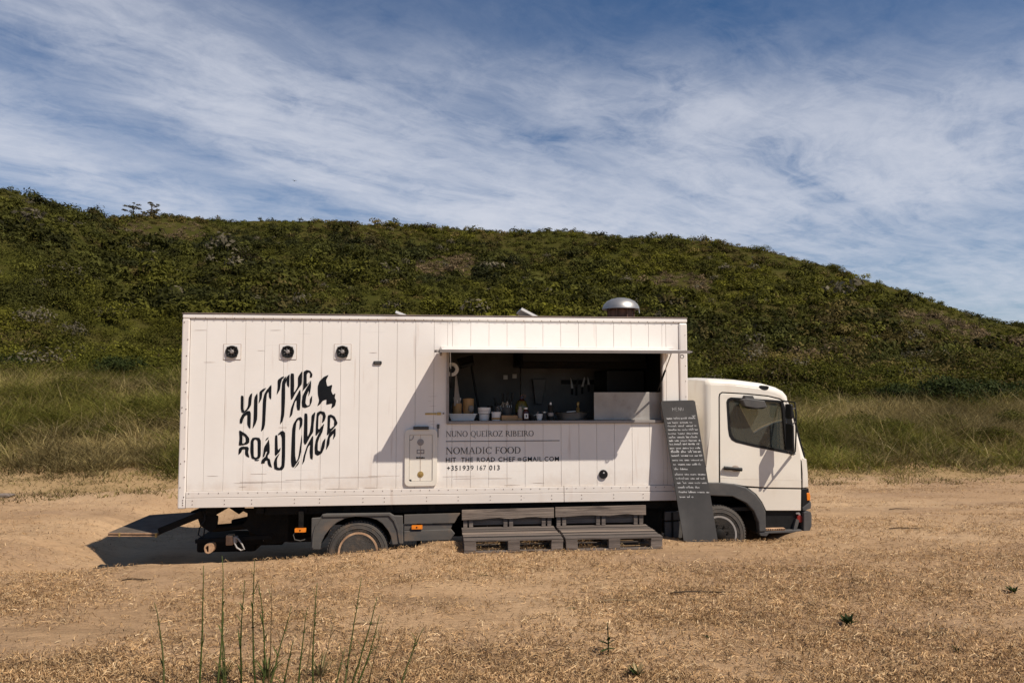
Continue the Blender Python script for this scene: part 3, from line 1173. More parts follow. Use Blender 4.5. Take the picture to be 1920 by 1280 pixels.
# --- box: boards of the near side, each its own piece with an open joint
xs = [.092]
x = .295
while x < BX - .13:
    xs.append(x)
    x += .2432
xs.append(BX - .118)
J = .0015
hatch_hole = (2.735, 3.225, .700, 1.455)
for i in range(len(xs) - 1):
    a, b = xs[i] + J, xs[i + 1] - J
    dy = random.uniform(-.0012, .0012)
    spans = [(a, b, RAIL_B, RAIL_T)]
    if b > OX0 and a < OX1:
        spans = []
        if a < OX0 - .01:
            spans.append((a, OX0 - .002, RAIL_B, RAIL_T))
            a = OX0
        c = b
        if b > OX1 + .01:
            spans.append((OX1 + .002, b, RAIL_B, RAIL_T))
            c = OX1
        spans.append((a, c, RAIL_B, OZ0 - .046))
        spans.append((a, c, OZ1 + .02, RAIL_T))
    for (p, q, z0, z1) in spans:
        if q - p > .015:
            part(MB().box(p, q, dy, dy + .012, z0, z1), 'wall_panel', 'white', bevel=.0022, seg=1)

# dark ground of the joints, with the opening left out
part(MB().plate([[(.05, BZ0 + .03), (BX - .05, BZ0 + .03), (BX - .05, BZ1 - .02), (.05, BZ1 - .02)],
                 [(OX0 - .001, OZ0 - .04), (OX0 - .001, OZ1 + .02), (OX1 + .001, OZ1 + .02), (OX1 + .001, OZ0 - .04)]], .0135, .05), 'wall_frame', 'seam')
part(MB().box(-.004, BX + .004, -.020, .05, RAIL_T + .004, BZ1 - .004), 'top_rail', 'rail', bevel=.012)
part(MB().box(-.01, BX + .008, -.026, BW, BZ1 - .003, BZ1 + .010), 'roof_edge', 'roof', bevel=.004)
part(MB().box(.0, BX, .05, BW - .02, BZ1 + .011, BZ1 + .020), 'roof', 'roof')
sx_ = wp(1057, 930)[0]
part(MB().box(.094, sx_ - .003, -.018, .05, .588, RAIL_B - .003), 'bottom_rail', 'rail', bevel=.004)
part(MB().box(sx_ + .003, BX - .12, -.018, .05, .588, RAIL_B - .003), 'bottom_rail', 'rail', bevel=.004)
part(MB().box(.094, sx_ - .003, -.024, .05, BZ0, .584), 'bottom_rail', 'rail', bevel=.005)
part(MB().box(sx_ + .003, BX - .12, -.024, .05, BZ0, .584), 'bottom_rail', 'rail', bevel=.005)
part(MB().box(-.006, .088, -.022, .09, BZ0 - .012, RAIL_T), 'corner_post', 'post', bevel=.016, label='rear corner post, scuffed and rust stained')
part(MB().box(BX - .116, BX + .004, -.022, .11, BZ0, RAIL_T), 'corner_post', 'post', bevel=.022, label='front corner post with rusty streaks')
part(MB().box(.03, BX - .03, BW - .04, BW, BZ0, BZ1 - .01), 'far_wall', 'white')
part(MB().box(BX - .05, BX - .001, .11, BW - .04, BZ0, BZ1 - .01), 'front_wall', 'white')
part(MB().box(.001, .05, .09, BW - .04, BZ0, BZ1 - .01), 'rear_door', 'white')
part(MB().box(.05, BX - .05, .05, BW - .04, BZ0 + .002, BZ0 + .10), 'box_floor', 'dark_metal')

# rivets, too small to pick apart
mb = MB()
def rivet(x, z, y=-.020, r=.0065):
    mb.lathe([(0, -.004), (r * .8, -.003), (r, .003)], (x, y, z), 'y', 6)
x = .16
while x < BX - .1:
    rivet(x, RAIL_T + .012, -.022)
    x += .1215
x = .13
while x < BX - .14:
    rivet(x, RAIL_B - .026, -.020)
    x += .1215
for px in (362, 422, 473, 553, 600, 681, 721, 800, 859, 919, 977, 1034, 1090, 1150, 1205):
    X = wp(px, 930)[0]
    rivet(X, .552, -.026)
    rivet(X, .505, -.026)
for z in (.50, .53, .56, .60, .72, .85, 1.02, 1.05, 1.21, 1.48, 1.66, 1.71, 1.73, 1.93, 2.05, 2.22, 2.39, 2.60, 2.82):
    rivet(random.choice((.022, .06, .07)), z, -.024, .008)
for z in np.arange(.6, 2.8, .21):
    rivet(BX - .03, z, -.024, .006)
x = OX0 + .05
while x < OX1:
    rivet(x, OZ0 - .03, -.014, .006)
    x += .24
part(mb, 'rivets', 'rivet', kind='stuff')
mb = MB()
for (px, py, ln) in ((377, 619, 24), (393, 679, 22), (490, 657, 14), (517, 619, 20), (399, 892, 20), (812, 743, 17), (806, 752, 7), (811, 761, 13), (809, 790, 14), (811, 795, 8),
                     (470, 905, 60), (500, 903, 100), (570, 899, 70), (660, 895, 110), (720, 892, 60), (860, 893, 60), (905, 897, 110), (640, 916, 60), (700, 914, 36), (960, 909, 30), (1010, 905, 22),
                     (530, 801, 16), (700, 661, 14), (455, 912, 14), (485, 888, 30)):
    x0, z = wp(px - ln / 2, py)
    x1, z1 = wp(px + ln / 2, py - .01 * ln)
    mb.plate([(x0, z - .0006), ((x0 + x1) / 2, (z + z1) / 2 - .0018), (x1, z1 - .0005), (x1, z1 + .0005), ((x0 + x1) / 2, (z + z1) / 2 + .0018), (x0, z + .0006)], -.0026, -.001)
part(mb, 'scratch_marks', 'seam', kind='stuff')

# --- three round fans on square plates
for px, py in ((435.5, 659.5), (540, 659.5), (642.5, 659.5)):
    cx, cz = wp(px, py)
    f = part(MB().plate([rrect(cx - .112, cx + .112, cz - .103, cz + .103, .006)], -.004, -.001), 'fan_vent', 'seam')
    part(MB().plate([rrect(cx - .106, cx + .106, cz - .097, cz + .097, .006)], -.0075, -.0045), 'mounting_plate', 'white', f)
    ring = MB().lathe([(.052, -.006), (.058, -.03), (.074, -.034), (.080, -.026), (.080, -.008)], (cx, 0, cz), 'y', 24)
    for sx2, sz2 in ((-1, -1), (1, -1), (-1, 1), (1, 1)):
        ring.plate([circle(cx + sx2 * .0535, cz + sz2 * .0535, .013, 10)], -.030, -.008)
    part(ring, 'fan_ring', 'black', f, smooth=True)
    part(MB().lathe([(0, -.010), (.054, -.010), (.054, -.0085)], (cx, 0, cz), 'y', 20), 'fan_well', 'black', f)
    bl = MB()
    for k in range(7):
        a = 2 * math.pi * k / 7
        m = Matrix.Translation((cx, -.020, cz)) @ Matrix.Rotation(a, 4, 'Y') @ Matrix.Rotation(.6, 4, 'X')
        bl.box(.016, .052, -.001, .001, -.010, .010, m)
    part(bl, 'fan_blades', 'grey_plastic', f)
    part(MB().lathe([(0, -.034), (.018, -.034), (.026, -.026), (.026, -.012)], (cx, 0, cz), 'y', 18), 'fan_hub', 'alu', f, smooth=True)

cx, cz = wp(708, 680)
o = part(MB().plate([rrect(cx - .054, cx + .054, cz - .022, cz + .022, .012)], -.016, -.001), 'marker_lamp', 'black', bevel=.003)
part(MB().plate([rrect(cx - .040, cx + .040, cz - .011, cz + .011, .006)], -.019, -.0165), 'lamp_lens', 'grey_plastic', o)
cx, cz = wp(1131, 888.5)
o = part(MB().lathe([(.044, -.024), (.058, -.024), (.060, -.001)], (cx, 0, cz), 'y', 24), 'filler_cap', 'black', smooth=True)
part(MB().lathe([(0, -.012), (.042, -.012), (.042, -.004)], (cx, 0, cz), 'y', 20), 'cap_recess', 'black', o)
part(MB().plate([[(cx - .012, cz - .032), (cx + .006, cz - .032), (cx + .004, cz + .022), (cx - .012, cz + .022)]], -.02, -.0125), 'cap_lever', 'alu', o)
part(MB().plate([circle(cx + .004, cz + .022, .013, 10)], -.024, -.0205), 'cap_lock', 'plain_white', o)

# --- service flap with its rounded frame
hx0, hz1 = wp(759.5, 804)
hx1, hz0 = wp(819.5, 910)
fl = part(MB().plate([rrect(hx0, hx1, hz0, hz1, .06), rrect(hx0 + .058, hx1 - .062, hz0 + .062, hz1 - .072, .02)], -.030, -.002), 'service_flap', 'cab', bevel=.014, seg=3)
part(MB().plate([rrect(hx0 + .062, hx1 - .066, hz0 + .066, hz1 - .076, .018)], -.020, -.002), 'flap_panel', 'cab', fl, bevel=.004)
part(MB().plate([[(hx0 + .062, hz1 - .15), (hx0 + .09, hz1 - .145), (hx0 + .112, hz1 - .12), (hx0 + .118, hz1 - .085), (hx0 + .105, hz1 - .085), (hx0 + .10, hz1 - .115), (hx0 + .085, hz1 - .133), (hx0 + .062, hz1 - .138)]], -.024, -.0205), 'flap_catch', 'alu', fl)
cx, cz = wp(788.5, 828.5)
k1 = part(MB().lathe([(0, -.034), (.014, -.034), (.016, -.027), (.042, -.026), (.044, -.0205)], (cx, 0, cz), 'y', 20), 'round_lock', 'alu', fl, smooth=True, label='dark round lock near the top')
cx2, cz2 = wp(788.5, 888.5)
part(MB().lathe([(0, -.034), (.014, -.034), (.016, -.027), (.038, -.026), (.041, -.0205)], (cx2, 0, cz2), 'y', 20), 'round_lock', 'brass', fl, smooth=True, label='brass round lock near the bottom')
part(MB().box(cx - .0035, cx + .0035, -.0235, -.0205, cz2 - .09, cz + .11), 'centre_rib', 'seam', fl)
lx_, lz_ = wp(788.5, 846)
part(MB().plate([rrect(lx_ - .05, lx_ + .05, lz_ - .028, lz_ + .028, .008), circle(lx_ - .022, lz_, .018, 12), circle(lx_ + .024, lz_, .016, 12)], -.0232, -.0205), 'pale_sticker', 'alu', fl)
lz2 = wp(788.5, 857.5)[1]
st = MB()
for k, w in enumerate((.020, .014, .018, .020, .016, .018)):
    st.box(lx_ - .054 + .0185 * k, lx_ - .054 + .0185 * k + w * .8, -.0235, -.0205, lz2 - .011, lz2 + .011 - .004 * (k % 2))
part(st, 'sticker_print', 'vinyl', fl)
bx_, bz_ = wp(769, 900)
part(MB().box(bx_ - .018, bx_ + .018, -.0235, -.0205, bz_ - .012, bz_ + .012), 'sticker_print', 'vinyl', fl)
x0, z0 = wp(775, 804)
x1, z1 = wp(804, 799.5)
hd = MB().box(x0, x1, -.05, -.006, z0 - .006, z1 + .004)
hd.box(x0 + .01, x0 + .075, -.058, -.05, z0 - .004, z1 + .002)
hd.box(x1 - .06, x1 + .0, -.056, -.05, z0 - .004, z1 - .006)
part(hd, 'flap_latch', 'grey_plastic', fl, bevel=.004)
x0, z1 = wp(821.5, 795)
part(MB().box(x0 - .017, x0 + .017, -.024, -.001, z1 - .055, z1), 'hinge', 'grey_plastic', bevel=.003)
part(MB().box(x0 - .008, x0 + .008, -.016, -.001, z1 - .17, z1 - .058), 'hinge_rod', 'alu', bevel=.003)
x0, z = wp(797, 775.5)
x1 = wp(827, 775)[0]
lb = part(MB().box(x0, x1 - .06, -.012, -.001, z - .012, z + .012), 'latch_bar', 'brass', bevel=.003)
part(MB().plate([rrect(x1 - .055, x1, z - .016, z + .02, .008)], -.018, -.001), 'latch_eye', 'brass', lb, bevel=.003)
part(MB().lathe([(0, -.02), (.009, -.018), (.010, -.001)], (x1 + .03, 0, z + .004), 'y', 10), 'latch_pin', 'rivet', lb)

# --- opening: frame, sill, hinged canopy flap
part(MB().box(OX0 - .012, OX0 + .022, -.03, .055, OZ0 - .044, OZ1 + .02), 'opening_jamb', 'alu', bevel=.004)
part(MB().box(OX1 - .010, OX1 + .012, -.016, .055, OZ0 - .044, OZ1 + .02), 'opening_jamb', 'alu', bevel=.004)
part(MB().box(OX0 + .023, OX1 - .011, -.034, .055, OZ0 - .044, OZ0 - .006), 'opening_sill', 'alu', bevel=.005)
part(MB().box(OX0 - .09, OX1 + .16, -.03, -.001, OZ1 + .022, OZ1 + .062), 'hinge_rail', 'rail', bevel=.004)
FX0, FX1, FL, FD = 3.285, 6.44, .76, .052
fm = Matrix.Translation((0, -.033, OZ1 + .020)) @ Matrix.Rotation(math.atan2(FD, FL), 4, 'X')
cf = MB().box(FX0 + .03, FX1 - .03, -FL + .03, 0, -.016, .014, fm)
canopy = part(cf, 'canopy_flap', 'white', label='hinged flap propped open over the serving hatch')
fr = MB()
fr.box(FX0, FX1, -FL, -FL + .029, -.022, .014, fm)
fr.box(FX0, FX0 + .029, -FL + .03, -.002, -.022, .014, fm)
fr.box(FX1 - .029, FX1, -FL + .03, -.002, -.022, .014, fm)
part(fr, 'flap_frame', 'alu', canopy)
br = MB().bar(fm @ Vector((FX0 - .004, -FL + .05, -.01)), fm @ Vector((FX0 - .05, -FL + .02, -.008)), .05, .03)
br.bar(fm @ Vector((FX0 + .01, -.02, -.02)), fm @ Vector((FX0 + .02, -.10, -.07)), .03, .03)
br.bar(fm @ Vector((FX1, -FL + .02, -.002)), fm @ Vector((FX1 + .03, -FL + .02, -.002)), .03, .018)
part(br, 'flap_bracket', 'alu', canopy)
rx, rz = fm @ Vector((FX1 - .10, -FL + .02, 0)), 0
tor = MB()
pts = [(rx.x + .022 * math.cos(a), rx.y, rx.z - .062 + .022 * math.sin(a)) for a in np.linspace(0, 2 * math.pi, 17)]
tor.tube(pts, .006, 6)
part(tor, 'ring_bolt', 'alu', canopy, smooth=True)
st0 = Vector((OX1 - .055, .02, OZ1 - .52))
st1 = fm @ Vector((OX1 - .03, -FL * .62, -.03))
g = part(MB().tube([st0, st0.lerp(st1, .55)], .013, 8), 'gas_strut', 'black')
part(MB().tube([st0.lerp(st1, .55), st1], .007, 8), 'strut_rod', 'steel', g)
st0 = Vector((OX0 + .05, .02, OZ1 - .48))
st1 = fm @ Vector((OX0 + .03, -FL * .62, -.03))
g = part(MB().tube([st0, st0.lerp(st1, .55)], .010, 8), 'gas_strut', 'black')
part(MB().tube([st0.lerp(st1, .55), st1], .006, 8), 'strut_rod', 'steel', g)

# --- kitchen inside
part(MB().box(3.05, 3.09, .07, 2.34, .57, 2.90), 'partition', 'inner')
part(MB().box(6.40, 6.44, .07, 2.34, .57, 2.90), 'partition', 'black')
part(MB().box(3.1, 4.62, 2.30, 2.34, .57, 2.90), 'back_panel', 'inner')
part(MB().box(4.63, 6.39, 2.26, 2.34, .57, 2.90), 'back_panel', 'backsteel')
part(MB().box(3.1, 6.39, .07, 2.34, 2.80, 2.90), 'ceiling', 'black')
part(MB().box(3.1, 6.39, .06, .62, OZ0 - .06, OZ0 - .008), 'serving_counter', 'steel', bevel=.006)
part(MB().box(3.1, 6.39, .064, .085, .57, OZ0 - .062), 'counter_front', 'inner')
part(MB().box(3.1, 6.39, 1.62, 2.25, 1.38, 1.44), 'back_counter', 'steel', bevel=.006)
ho = MB()
ho.box(4.50, 6.38, .95, 2.24, 2.30, 2.79)
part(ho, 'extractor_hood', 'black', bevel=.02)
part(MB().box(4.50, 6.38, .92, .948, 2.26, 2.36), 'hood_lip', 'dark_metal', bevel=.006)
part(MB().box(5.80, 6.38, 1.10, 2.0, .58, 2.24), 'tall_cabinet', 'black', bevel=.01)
x0, z0 = wp(1114, 788, .12)
x1, z1 = wp(1241, 735, .12)
part(MB().box(x0, x1, .12, .135, OZ0 - .006, z1), 'splash_panel', 'sheet_steel', bevel=.004)
x0, z0 = wp(1000, 758, 2.1)
x1, z1 = wp(1019, 710, 2.1)
part(MB().plate([[(x0 + .04, z0), (x1 - .03, z0), (x1 + .05, z1), (x0 - .01, z1)]], 2.1, 2.24), 'wall_chute', 'backsteel', bevel=.01)
x0, z = wp(1053, 716, 2.22)
x1 = wp(1116, 716, 2.22)[0]
part(MB().box(x0, x1, 2.225, 2.255, z - .035, z + .035), 'magnetic_knife_bar', 'black')
for px in (965, 948):
    x0, z = wp(px, 705 if px > 950 else 707, 2.27)
    part(MB().box(x0 - .035, x0 + .035, 2.285, 2.298, z - .035, z + .035), 'wall_note', 'plain_white')

# --- roof: chimney cowl and two lifted hatch lids
cx, cz = wp(1164, 590, .75)
cz = BZ1 + .02
cw = part(MB().lathe([(.175, 0), (.175, .16), (.165, .17), (.165, .20)], (cx, .75, cz), 'z', 28), 'roof_cowl', 'rim_brown', smooth=True, label='round extractor cowl with a shiny dome')
part(MB().lathe([(0, .345), (.07, .342), (.14, .325), (.20, .295), (.245, .25), (.268, .205), (.272, .175), (.262, .172), (.24, .215), (.15, .27), (0, .30)], (cx, .75, cz), 'z', 32), 'dome', 'dull_steel', cw, smooth=True)
sp = MB()
for k in range(8):
    a = 2 * math.pi * (k + .3) / 8
    sp.box(cx + .20 * math.cos(a) - .008, cx + .20 * math.cos(a) + .008, .75 + .20 * math.sin(a) - .008, .75 + .20 * math.sin(a) + .008, cz, cz + .215)
part(sp, 'dome_strut', 'rim_brown', cw)
part(MB().lathe([(.21, 0), (.21, .03), (.18, .035)], (cx, .75, cz), 'z', 28), 'cowl_flange', 'alu', cw, smooth=True)
part(MB().bar((cx + .262, .72, cz + .19), (cx + .272, .72, cz + .12), .012, .012), 'cowl_hook', 'steel', cw)
for (pa, pb, yy) in (((742.5, 582), (760, 589), .5), ((978.5, 576.5), (1008, 592), .5)):
    (xa, za), (xb, zb) = wp(*pa, yy), wp(*pb, yy)
    n = Vector((-(zb - za), 0, xb - xa)).normalized() * -.035
    xb2, zb2 = xb + (xb - xa) * .25, zb + (zb - za) * .25
    lid = MB().plate([[(xa, za), (xa + n.x, za + n.z), (xb2 + n.x, zb2 + n.z), (xb2, zb2)]], yy, yy + .6)
    part(lid, 'roof_hatch_lid', 'plain_white', bevel=.006)

# --- lettering on the side
LG = """
133,372 165,378 163,520 168,553 195,530 215,490 222,395 240,360 264,343 255,420 250,480 225,525 190,555 160,572 140,560 132,520
120,690 122,640 150,585 205,548 235,548 247,575 243,755 220,735 205,700 207,590 180,605 160,640 148,690
285,395 325,338 320,640 300,700 266,755 278,650
345,330 385,298 425,285 405,310 380,335 370,410 335,468 345,400
405,345 440,290 425,400 410,700 395,755 362,785 375,700 385,420
432,308 460,268 483,248 480,420 455,395 450,325 427,362
553,195 600,160 633,155 605,185 590,230 580,305 542,368 553,280
605,215 625,175 655,150 640,200 638,430 628,600 610,665 580,705 595,560 597,330
640,195 665,150 690,128 685,283 660,255 655,195 645,240
700,120 740,122 742,260 738,340 760,310 785,260 785,160 835,88 830,240 800,280 760,340 720,415 705,418 700,330
688,628 705,520 740,430 800,315 812,305 818,380 808,540 780,540 770,500 770,420 750,450 730,530 720,590
850,100 885,80 925,90 952,130 945,165 920,170 925,120 905,105 885,130 885,250 930,200 890,265 835,325 843,300 848,200
935,195 935,270 925,335 905,385 910,310 880,380 870,460 890,490 918,480 922,410 948,370 945,440 925,490 870,515 835,505 828,450 840,370 880,290 915,235
1137,135 1105,200 1120,270 1178,248 1165,320 1185,365 1214,345 1205,400 1222,430 1210,490 1165,522 1178,460 1108,478 1112,415 1070,430 1040,470 1005,495 1028,430 1012,360 1010,270 1030,210 1080,160
112,765 190,810 230,860 228,910 200,930 108,945 118,860|152,815 185,850 190,895 170,918 150,922
105,1050 110,975 140,955 210,955 225,975 215,1020 232,1083 195,1065 180,1040 182,985 150,985 138,1020
240,1010 245,890 265,855 300,850 345,855 362,890 360,1060 345,1090 300,1105 255,1090|278,890 300,870 325,890 325,1070 300,1082 280,1070
285,1108 345,1105 330,1118 300,1118
410,890 425,862 455,845 440,870
384,1075 398,960 440,895 452,868 462,950 462,1030 428,1072 415,1060 436,1010 420,1010 400,1070
362,1150 370,1110 400,1080 440,1050 440,1085 465,1100 475,1150 490,1195 455,1180 440,1150 435,1110 410,1120 405,1145
522,830 550,820 555,1000 588,965 580,1010 520,1072
555,815 590,780 615,775 640,800 638,1090 630,1190 605,1222 555,1225 515,1210 508,1140 525,1085 580,1025 545,1100 548,1190 575,1200 598,1170 603,1000 600,850 585,812 562,825
838,640 835,710 800,770 808,660 790,645 765,690 755,800 752,1050 765,1130 790,1080 830,810 832,900 820,1020 800,1100 735,1195 712,1180 705,1110 712,900 720,750 735,690 775,630 815,615
805,1108 790,1160 740,1205 757,1180
858,575 895,580 893,850 920,790 935,700 940,600 985,555 965,700 960,790 920,850 880,925 862,935 848,900 855,700
832,1165 850,1060 890,940 945,840 960,830 955,1105 925,1090 918,1010 925,930 900,960 870,1060 860,1120
1000,570 1040,548 1090,560 1105,610 1090,660 1060,690 1070,600 1045,575 1020,610 1015,770 1085,690 1080,720 985,845 990,700
1050,748 1085,692 1065,790 1032,850 1012,910 1010,1000 1040,1010 1065,900 1100,855 1090,960 1060,1030 1010,1060 978,1040 975,960 990,870
1125,600 1160,588 1205,610 1238,685 1228,710 1195,712 1200,660 1175,625 1155,620 1148,760 1215,705 1210,728 1115,835 1122,740
1216,738 1215,830 1185,880 1195,800 1150,855 1145,930 1105,1000 1115,890 1140,805
"""
logo = bpy.data.objects.new('logo_lettering', None)
names = ['letter'] * 13 + ['flame_emblem'] + ['letter'] * 20
groups = [(0, 1), (2,), (3, 4, 5), (6, 7, 8), (9, 10), (11, 12), (13,), (14, 15), (16, 17), (18, 19, 20), (21, 22), (23, 24), (25, 26), (27, 28), (29, 30)]
rows = []
for ln in LG.strip().splitlines():
    loops = []
    for q in ln.split('|'):
        p = [tuple(float(c) for c in t.split(',')) for t in q.split()]
        p = [wp(430 + a / 6.095, 680 + b / 6.095) for a, b in p]
        loops.append(chaikin(p, 1, .13))
    rows.append(loops)
for g in groups:
    mb = MB()
    for k in g:
        mb.plate(rows[k], -.0042, -.0016)
    part(mb, 'flame_emblem' if g == (13,) else 'letter', 'vinyl')


# serif capitals drawn as strokes: (x0, z0, x1, z1, width) bars and (cx, cz, rx, rz, tx, tz, a0, a1) arcs
def bar_(x0, z0, x1, z1, w):
    return ('b', x0, z0, x1, z1, w)


def arc_(cx, cz, rx, rz, tx, tz, a0=0, a1=360):
    return ('a', cx, cz, rx, rz, tx, tz, a0, a1)


def srf(x, z, w=.26):
    return bar_(x - w / 2, z, x + w / 2, z, .035)


TH, TN = .115, .05
SERIF = {
    'N': (.90, [bar_(.12, 0, .12, 1, TN), bar_(.14, .97, .74, .03, TH * 1.05), bar_(.74, 0, .74, 1, TN), srf(.11, .02), srf(.09, .98, .2), srf(.74, .98)]),
    'U': (.86, [bar_(.16, .3, .16, 1, TH), bar_(.70, .3, .70, 1, TN), arc_(.43, .32, .325, .34, .115, .06, 180, 360), srf(.16, .98), srf(.70, .98)]),
    'O': (.92, [arc_(.46, .5, .42, .52, .125, .045)]),
    'Q': (.92, [arc_(.46, .5, .42, .52, .125, .045), bar_(.46, .04, .86, -.24, .085)]),
    'E': (.66, [bar_(.16, 0, .16, 1, TH), bar_(.16, .02, .58, .02, .045), bar_(.16, .98, .55, .98, .045), bar_(.16, .51, .46, .51, .04), bar_(.58, 0, .60, .2, .04), bar_(.55, .82, .56, 1, .04), srf(.14, .02, .24), srf(.14, .98, .24)]),
    'I': (.40, [bar_(.20, 0, .20, 1, TH), srf(.20, .02, .28), srf(.20, .98, .28)]),
    'i': (.40, [bar_(.20, 0, .20, 1, TH), srf(.20, .02, .28), srf(.20, .98, .28), bar_(.17, 1.12, .27, 1.24, .06)]),
    'R': (.80, [bar_(.16, 0, .16, 1, TH), arc_(.32, .74, .26, .26, .11, .045, -90, 90), bar_(.16, .98, .34, .98, .045), bar_(.16, .49, .34, .49, .045), bar_(.36, .49, .76, .02, TH), srf(.16, .02), srf(.76, .02, .14), srf(.13, .98, .16)]),
    'Z': (.76, [bar_(.08, .02, .68, .02, .045), bar_(.10, .98, .68, .98, .045), bar_(.66, .98, .10, .02, TH), bar_(.69, 0, .70, .2, .04), bar_(.09, .82, .10, 1, .04)]),
    'B': (.74, [bar_(.16, 0, .16, 1, TH), arc_(.32, .755, .23, .245, .11, .045, -90, 90), arc_(.34, .265, .30, .265, .115, .045, -90, 90), bar_(.1, .98, .34, .98, .045), bar_(.16, .52, .34, .52, .04), bar_(.1, .02, .36, .02, .045)]),
    'M': (1.06, [bar_(.14, 0, .16, 1, TN), bar_(.18, .98, .52, .05, TH), bar_(.52, .05, .84, .98, TN), bar_(.86, 0, .86, 1, TH), srf(.14, .02), srf(.87, .02, .3), srf(.12, .98, .16), srf(.90, .98, .16)]),
    'A': (.86, [bar_(.42, 1.0, .12, 0, TN), bar_(.42, 1.0, .74, 0, TH), bar_(.22, .36, .62, .36, .04), srf(.12, .02), srf(.74, .02, .28)]),
    'D': (.88, [bar_(.16, 0, .16, 1, TH), arc_(.34, .5, .46, .5, .125, .045, -90, 90), bar_(.08, .98, .36, .98, .045), bar_(.08, .02, .36, .02, .045)]),
    'C': (.84, [arc_(.48, .5, .42, .52, .125, .045, 45, 318), bar_(.80, .68, .79, 1.0, .035), bar_(.79, .20, .78, .10, .03)]),
    'F': (.64, [bar_(.16, 0, .16, 1, TH), bar_(.16, .98, .56, .98, .045), bar_(.16, .51, .46, .51, .04), bar_(.56, .80, .57, 1, .04), bar_(.46, .40, .46, .62, .03), srf(.15, .02), srf(.13, .98, .16)]),
}


def draw_serif(text, x0, z0, x1, h, name, mat):
    tot = sum(.42 if c == ' ' else SERIF[c][0] for c in text)
    k = (x1 - x0) / tot
    x = x0
    mb = MB()
    for c in text:
        if c == ' ':
            x += .42 * k
            continue
        w, st = SERIF[c]
        for s in st:
            if s[0] == 'b':
                _, a, b, c2, d, t = s
                p, q = Vector((x + a * k, z0 + b * h)), Vector((x + c2 * k, z0 + d * h))
                dr = (q - p)
                n = Vector((-dr.y, dr.x)).normalized() * (t * h / 2)
                mb.plate([[tuple(p - n), tuple(q - n), tuple(q + n), tuple(p + n)]], -.0042, -.0016)
            else:
                _, cx, cz, rx, rz, tx, tz, a0, a1 = s
                N = 20
                aa = [math.radians(a0 + (a1 - a0) * i / N) for i in range(N + 1)]
                o_ = [(x + (cx + rx * math.cos(t)) * k, z0 + (cz + rz * math.sin(t)) * h) for t in aa]
                i_ = [(x + (cx + (rx - tx) * math.cos(t)) * k, z0 + (cz + (rz - tz) * math.sin(t)) * h) for t in aa]
                if a1 - a0 == 360:
                    mb.plate([o_[:-1], i_[:-1]], -.0042, -.0016)
                else:
                    mb.plate([o_ + i_[::-1]], -.0042, -.0016)
        x += w * k
    return part(mb, name, mat)


def text_line(text, x0, z0, x1, h, name, mat, parent=truck, y=-.0016, bold=.0):
    """A line of plain capitals as a thin mesh, fitted between x0 and x1."""
    cu_ = bpy.data.curves.new(name, 'FONT')
    cu_.body = text
    cu_.size = 1.0
    cu_.space_character = 1.12
    cu_.resolution_u = 3
    cu_.offset = bold
    tmp = bpy.data.objects.new(name, cu_)
    COL.objects.link(tmp)
    dg = bpy.context.evaluated_depsgraph_get()
    me = bpy.data.meshes.new_from_object(tmp.evaluated_get(dg))
    bpy.data.objects.remove(tmp)
    n = len(me.vertices)
    co = np.empty(n * 3, np.float32)
    me.vertices.foreach_get('co', co)
    co = co.reshape(-1, 3)
    mn, mx = co.min(0), co.max(0)
    out = np.empty_like(co)
    out[:, 0] = x0 + (co[:, 0] - mn[0]) / (mx[0] - mn[0]) * (x1 - x0)
    out[:, 2] = z0 + (co[:, 1] - mn[1]) / (mx[1] - mn[1]) * h
    out[:, 1] = y
    me.vertices.foreach_set('co', out.ravel())
    me.materials.clear()
    me.materials.append(MT[mat])
    me.update()
    o = place(bpy.data.objects.new(name, me), parent)
    s = o.modifiers.new('thick', 'SOLIDIFY')
    s.thickness = .0026
    s.offset = 0
    return o


a, z0 = wp(836, 818.5)
b, _ = wp(1001, 817)
draw_serif('NUNO QUEiROZ RIBEIRO', a, z0, b, wp(836, 808)[1] - z0, 'name_lettering', 'vinyl_grey')
a, z0 = wp(836, 827.2)
b, z1 = wp(1049, 824.7)
part(MB().box(a, b, -.0042, -.0016, z0 - .0045, z0 + .0045), 'ruled_line', 'vinyl_grey')
a, z0 = wp(836, 850.8)
b, _ = wp(977, 849)
draw_serif('NOMADIC FOOD', a, z0, b, wp(836, 838.5)[1] - z0, 'trade_lettering', 'vinyl')
zb = wp(836, 866)[1]
hh = wp(836, 857.5)[1] - zb
for t, p0, p1 in (('HIT', 836, 855), ('THE', 864.5, 887), ('ROAD', 894, 928), ('CHEF', 934.5, 965.5), ('@', 970.5, 978), ('GMAIL.COM', 980, 1048)):
    text_line(t, wp(p0, 862)[0], zb + (hh * .15 if t == '@' else 0), wp(p1, 862)[0], hh * (.7 if t == '@' else 1), 'address_lettering', 'vinyl', bold=.008)
zb = wp(838, 881.7)[1]
hh = wp(838, 872.5)[1] - zb
for t, p0, p1 in (('+351', 838, 863.5), ('939', 867.5, 888), ('167', 894.5, 911.5), ('013', 917.5, 937)):
    text_line(t, wp(p0, 877)[0], zb, wp(p1, 877)[0], hh, 'phone_lettering', 'vinyl', bold=.004)

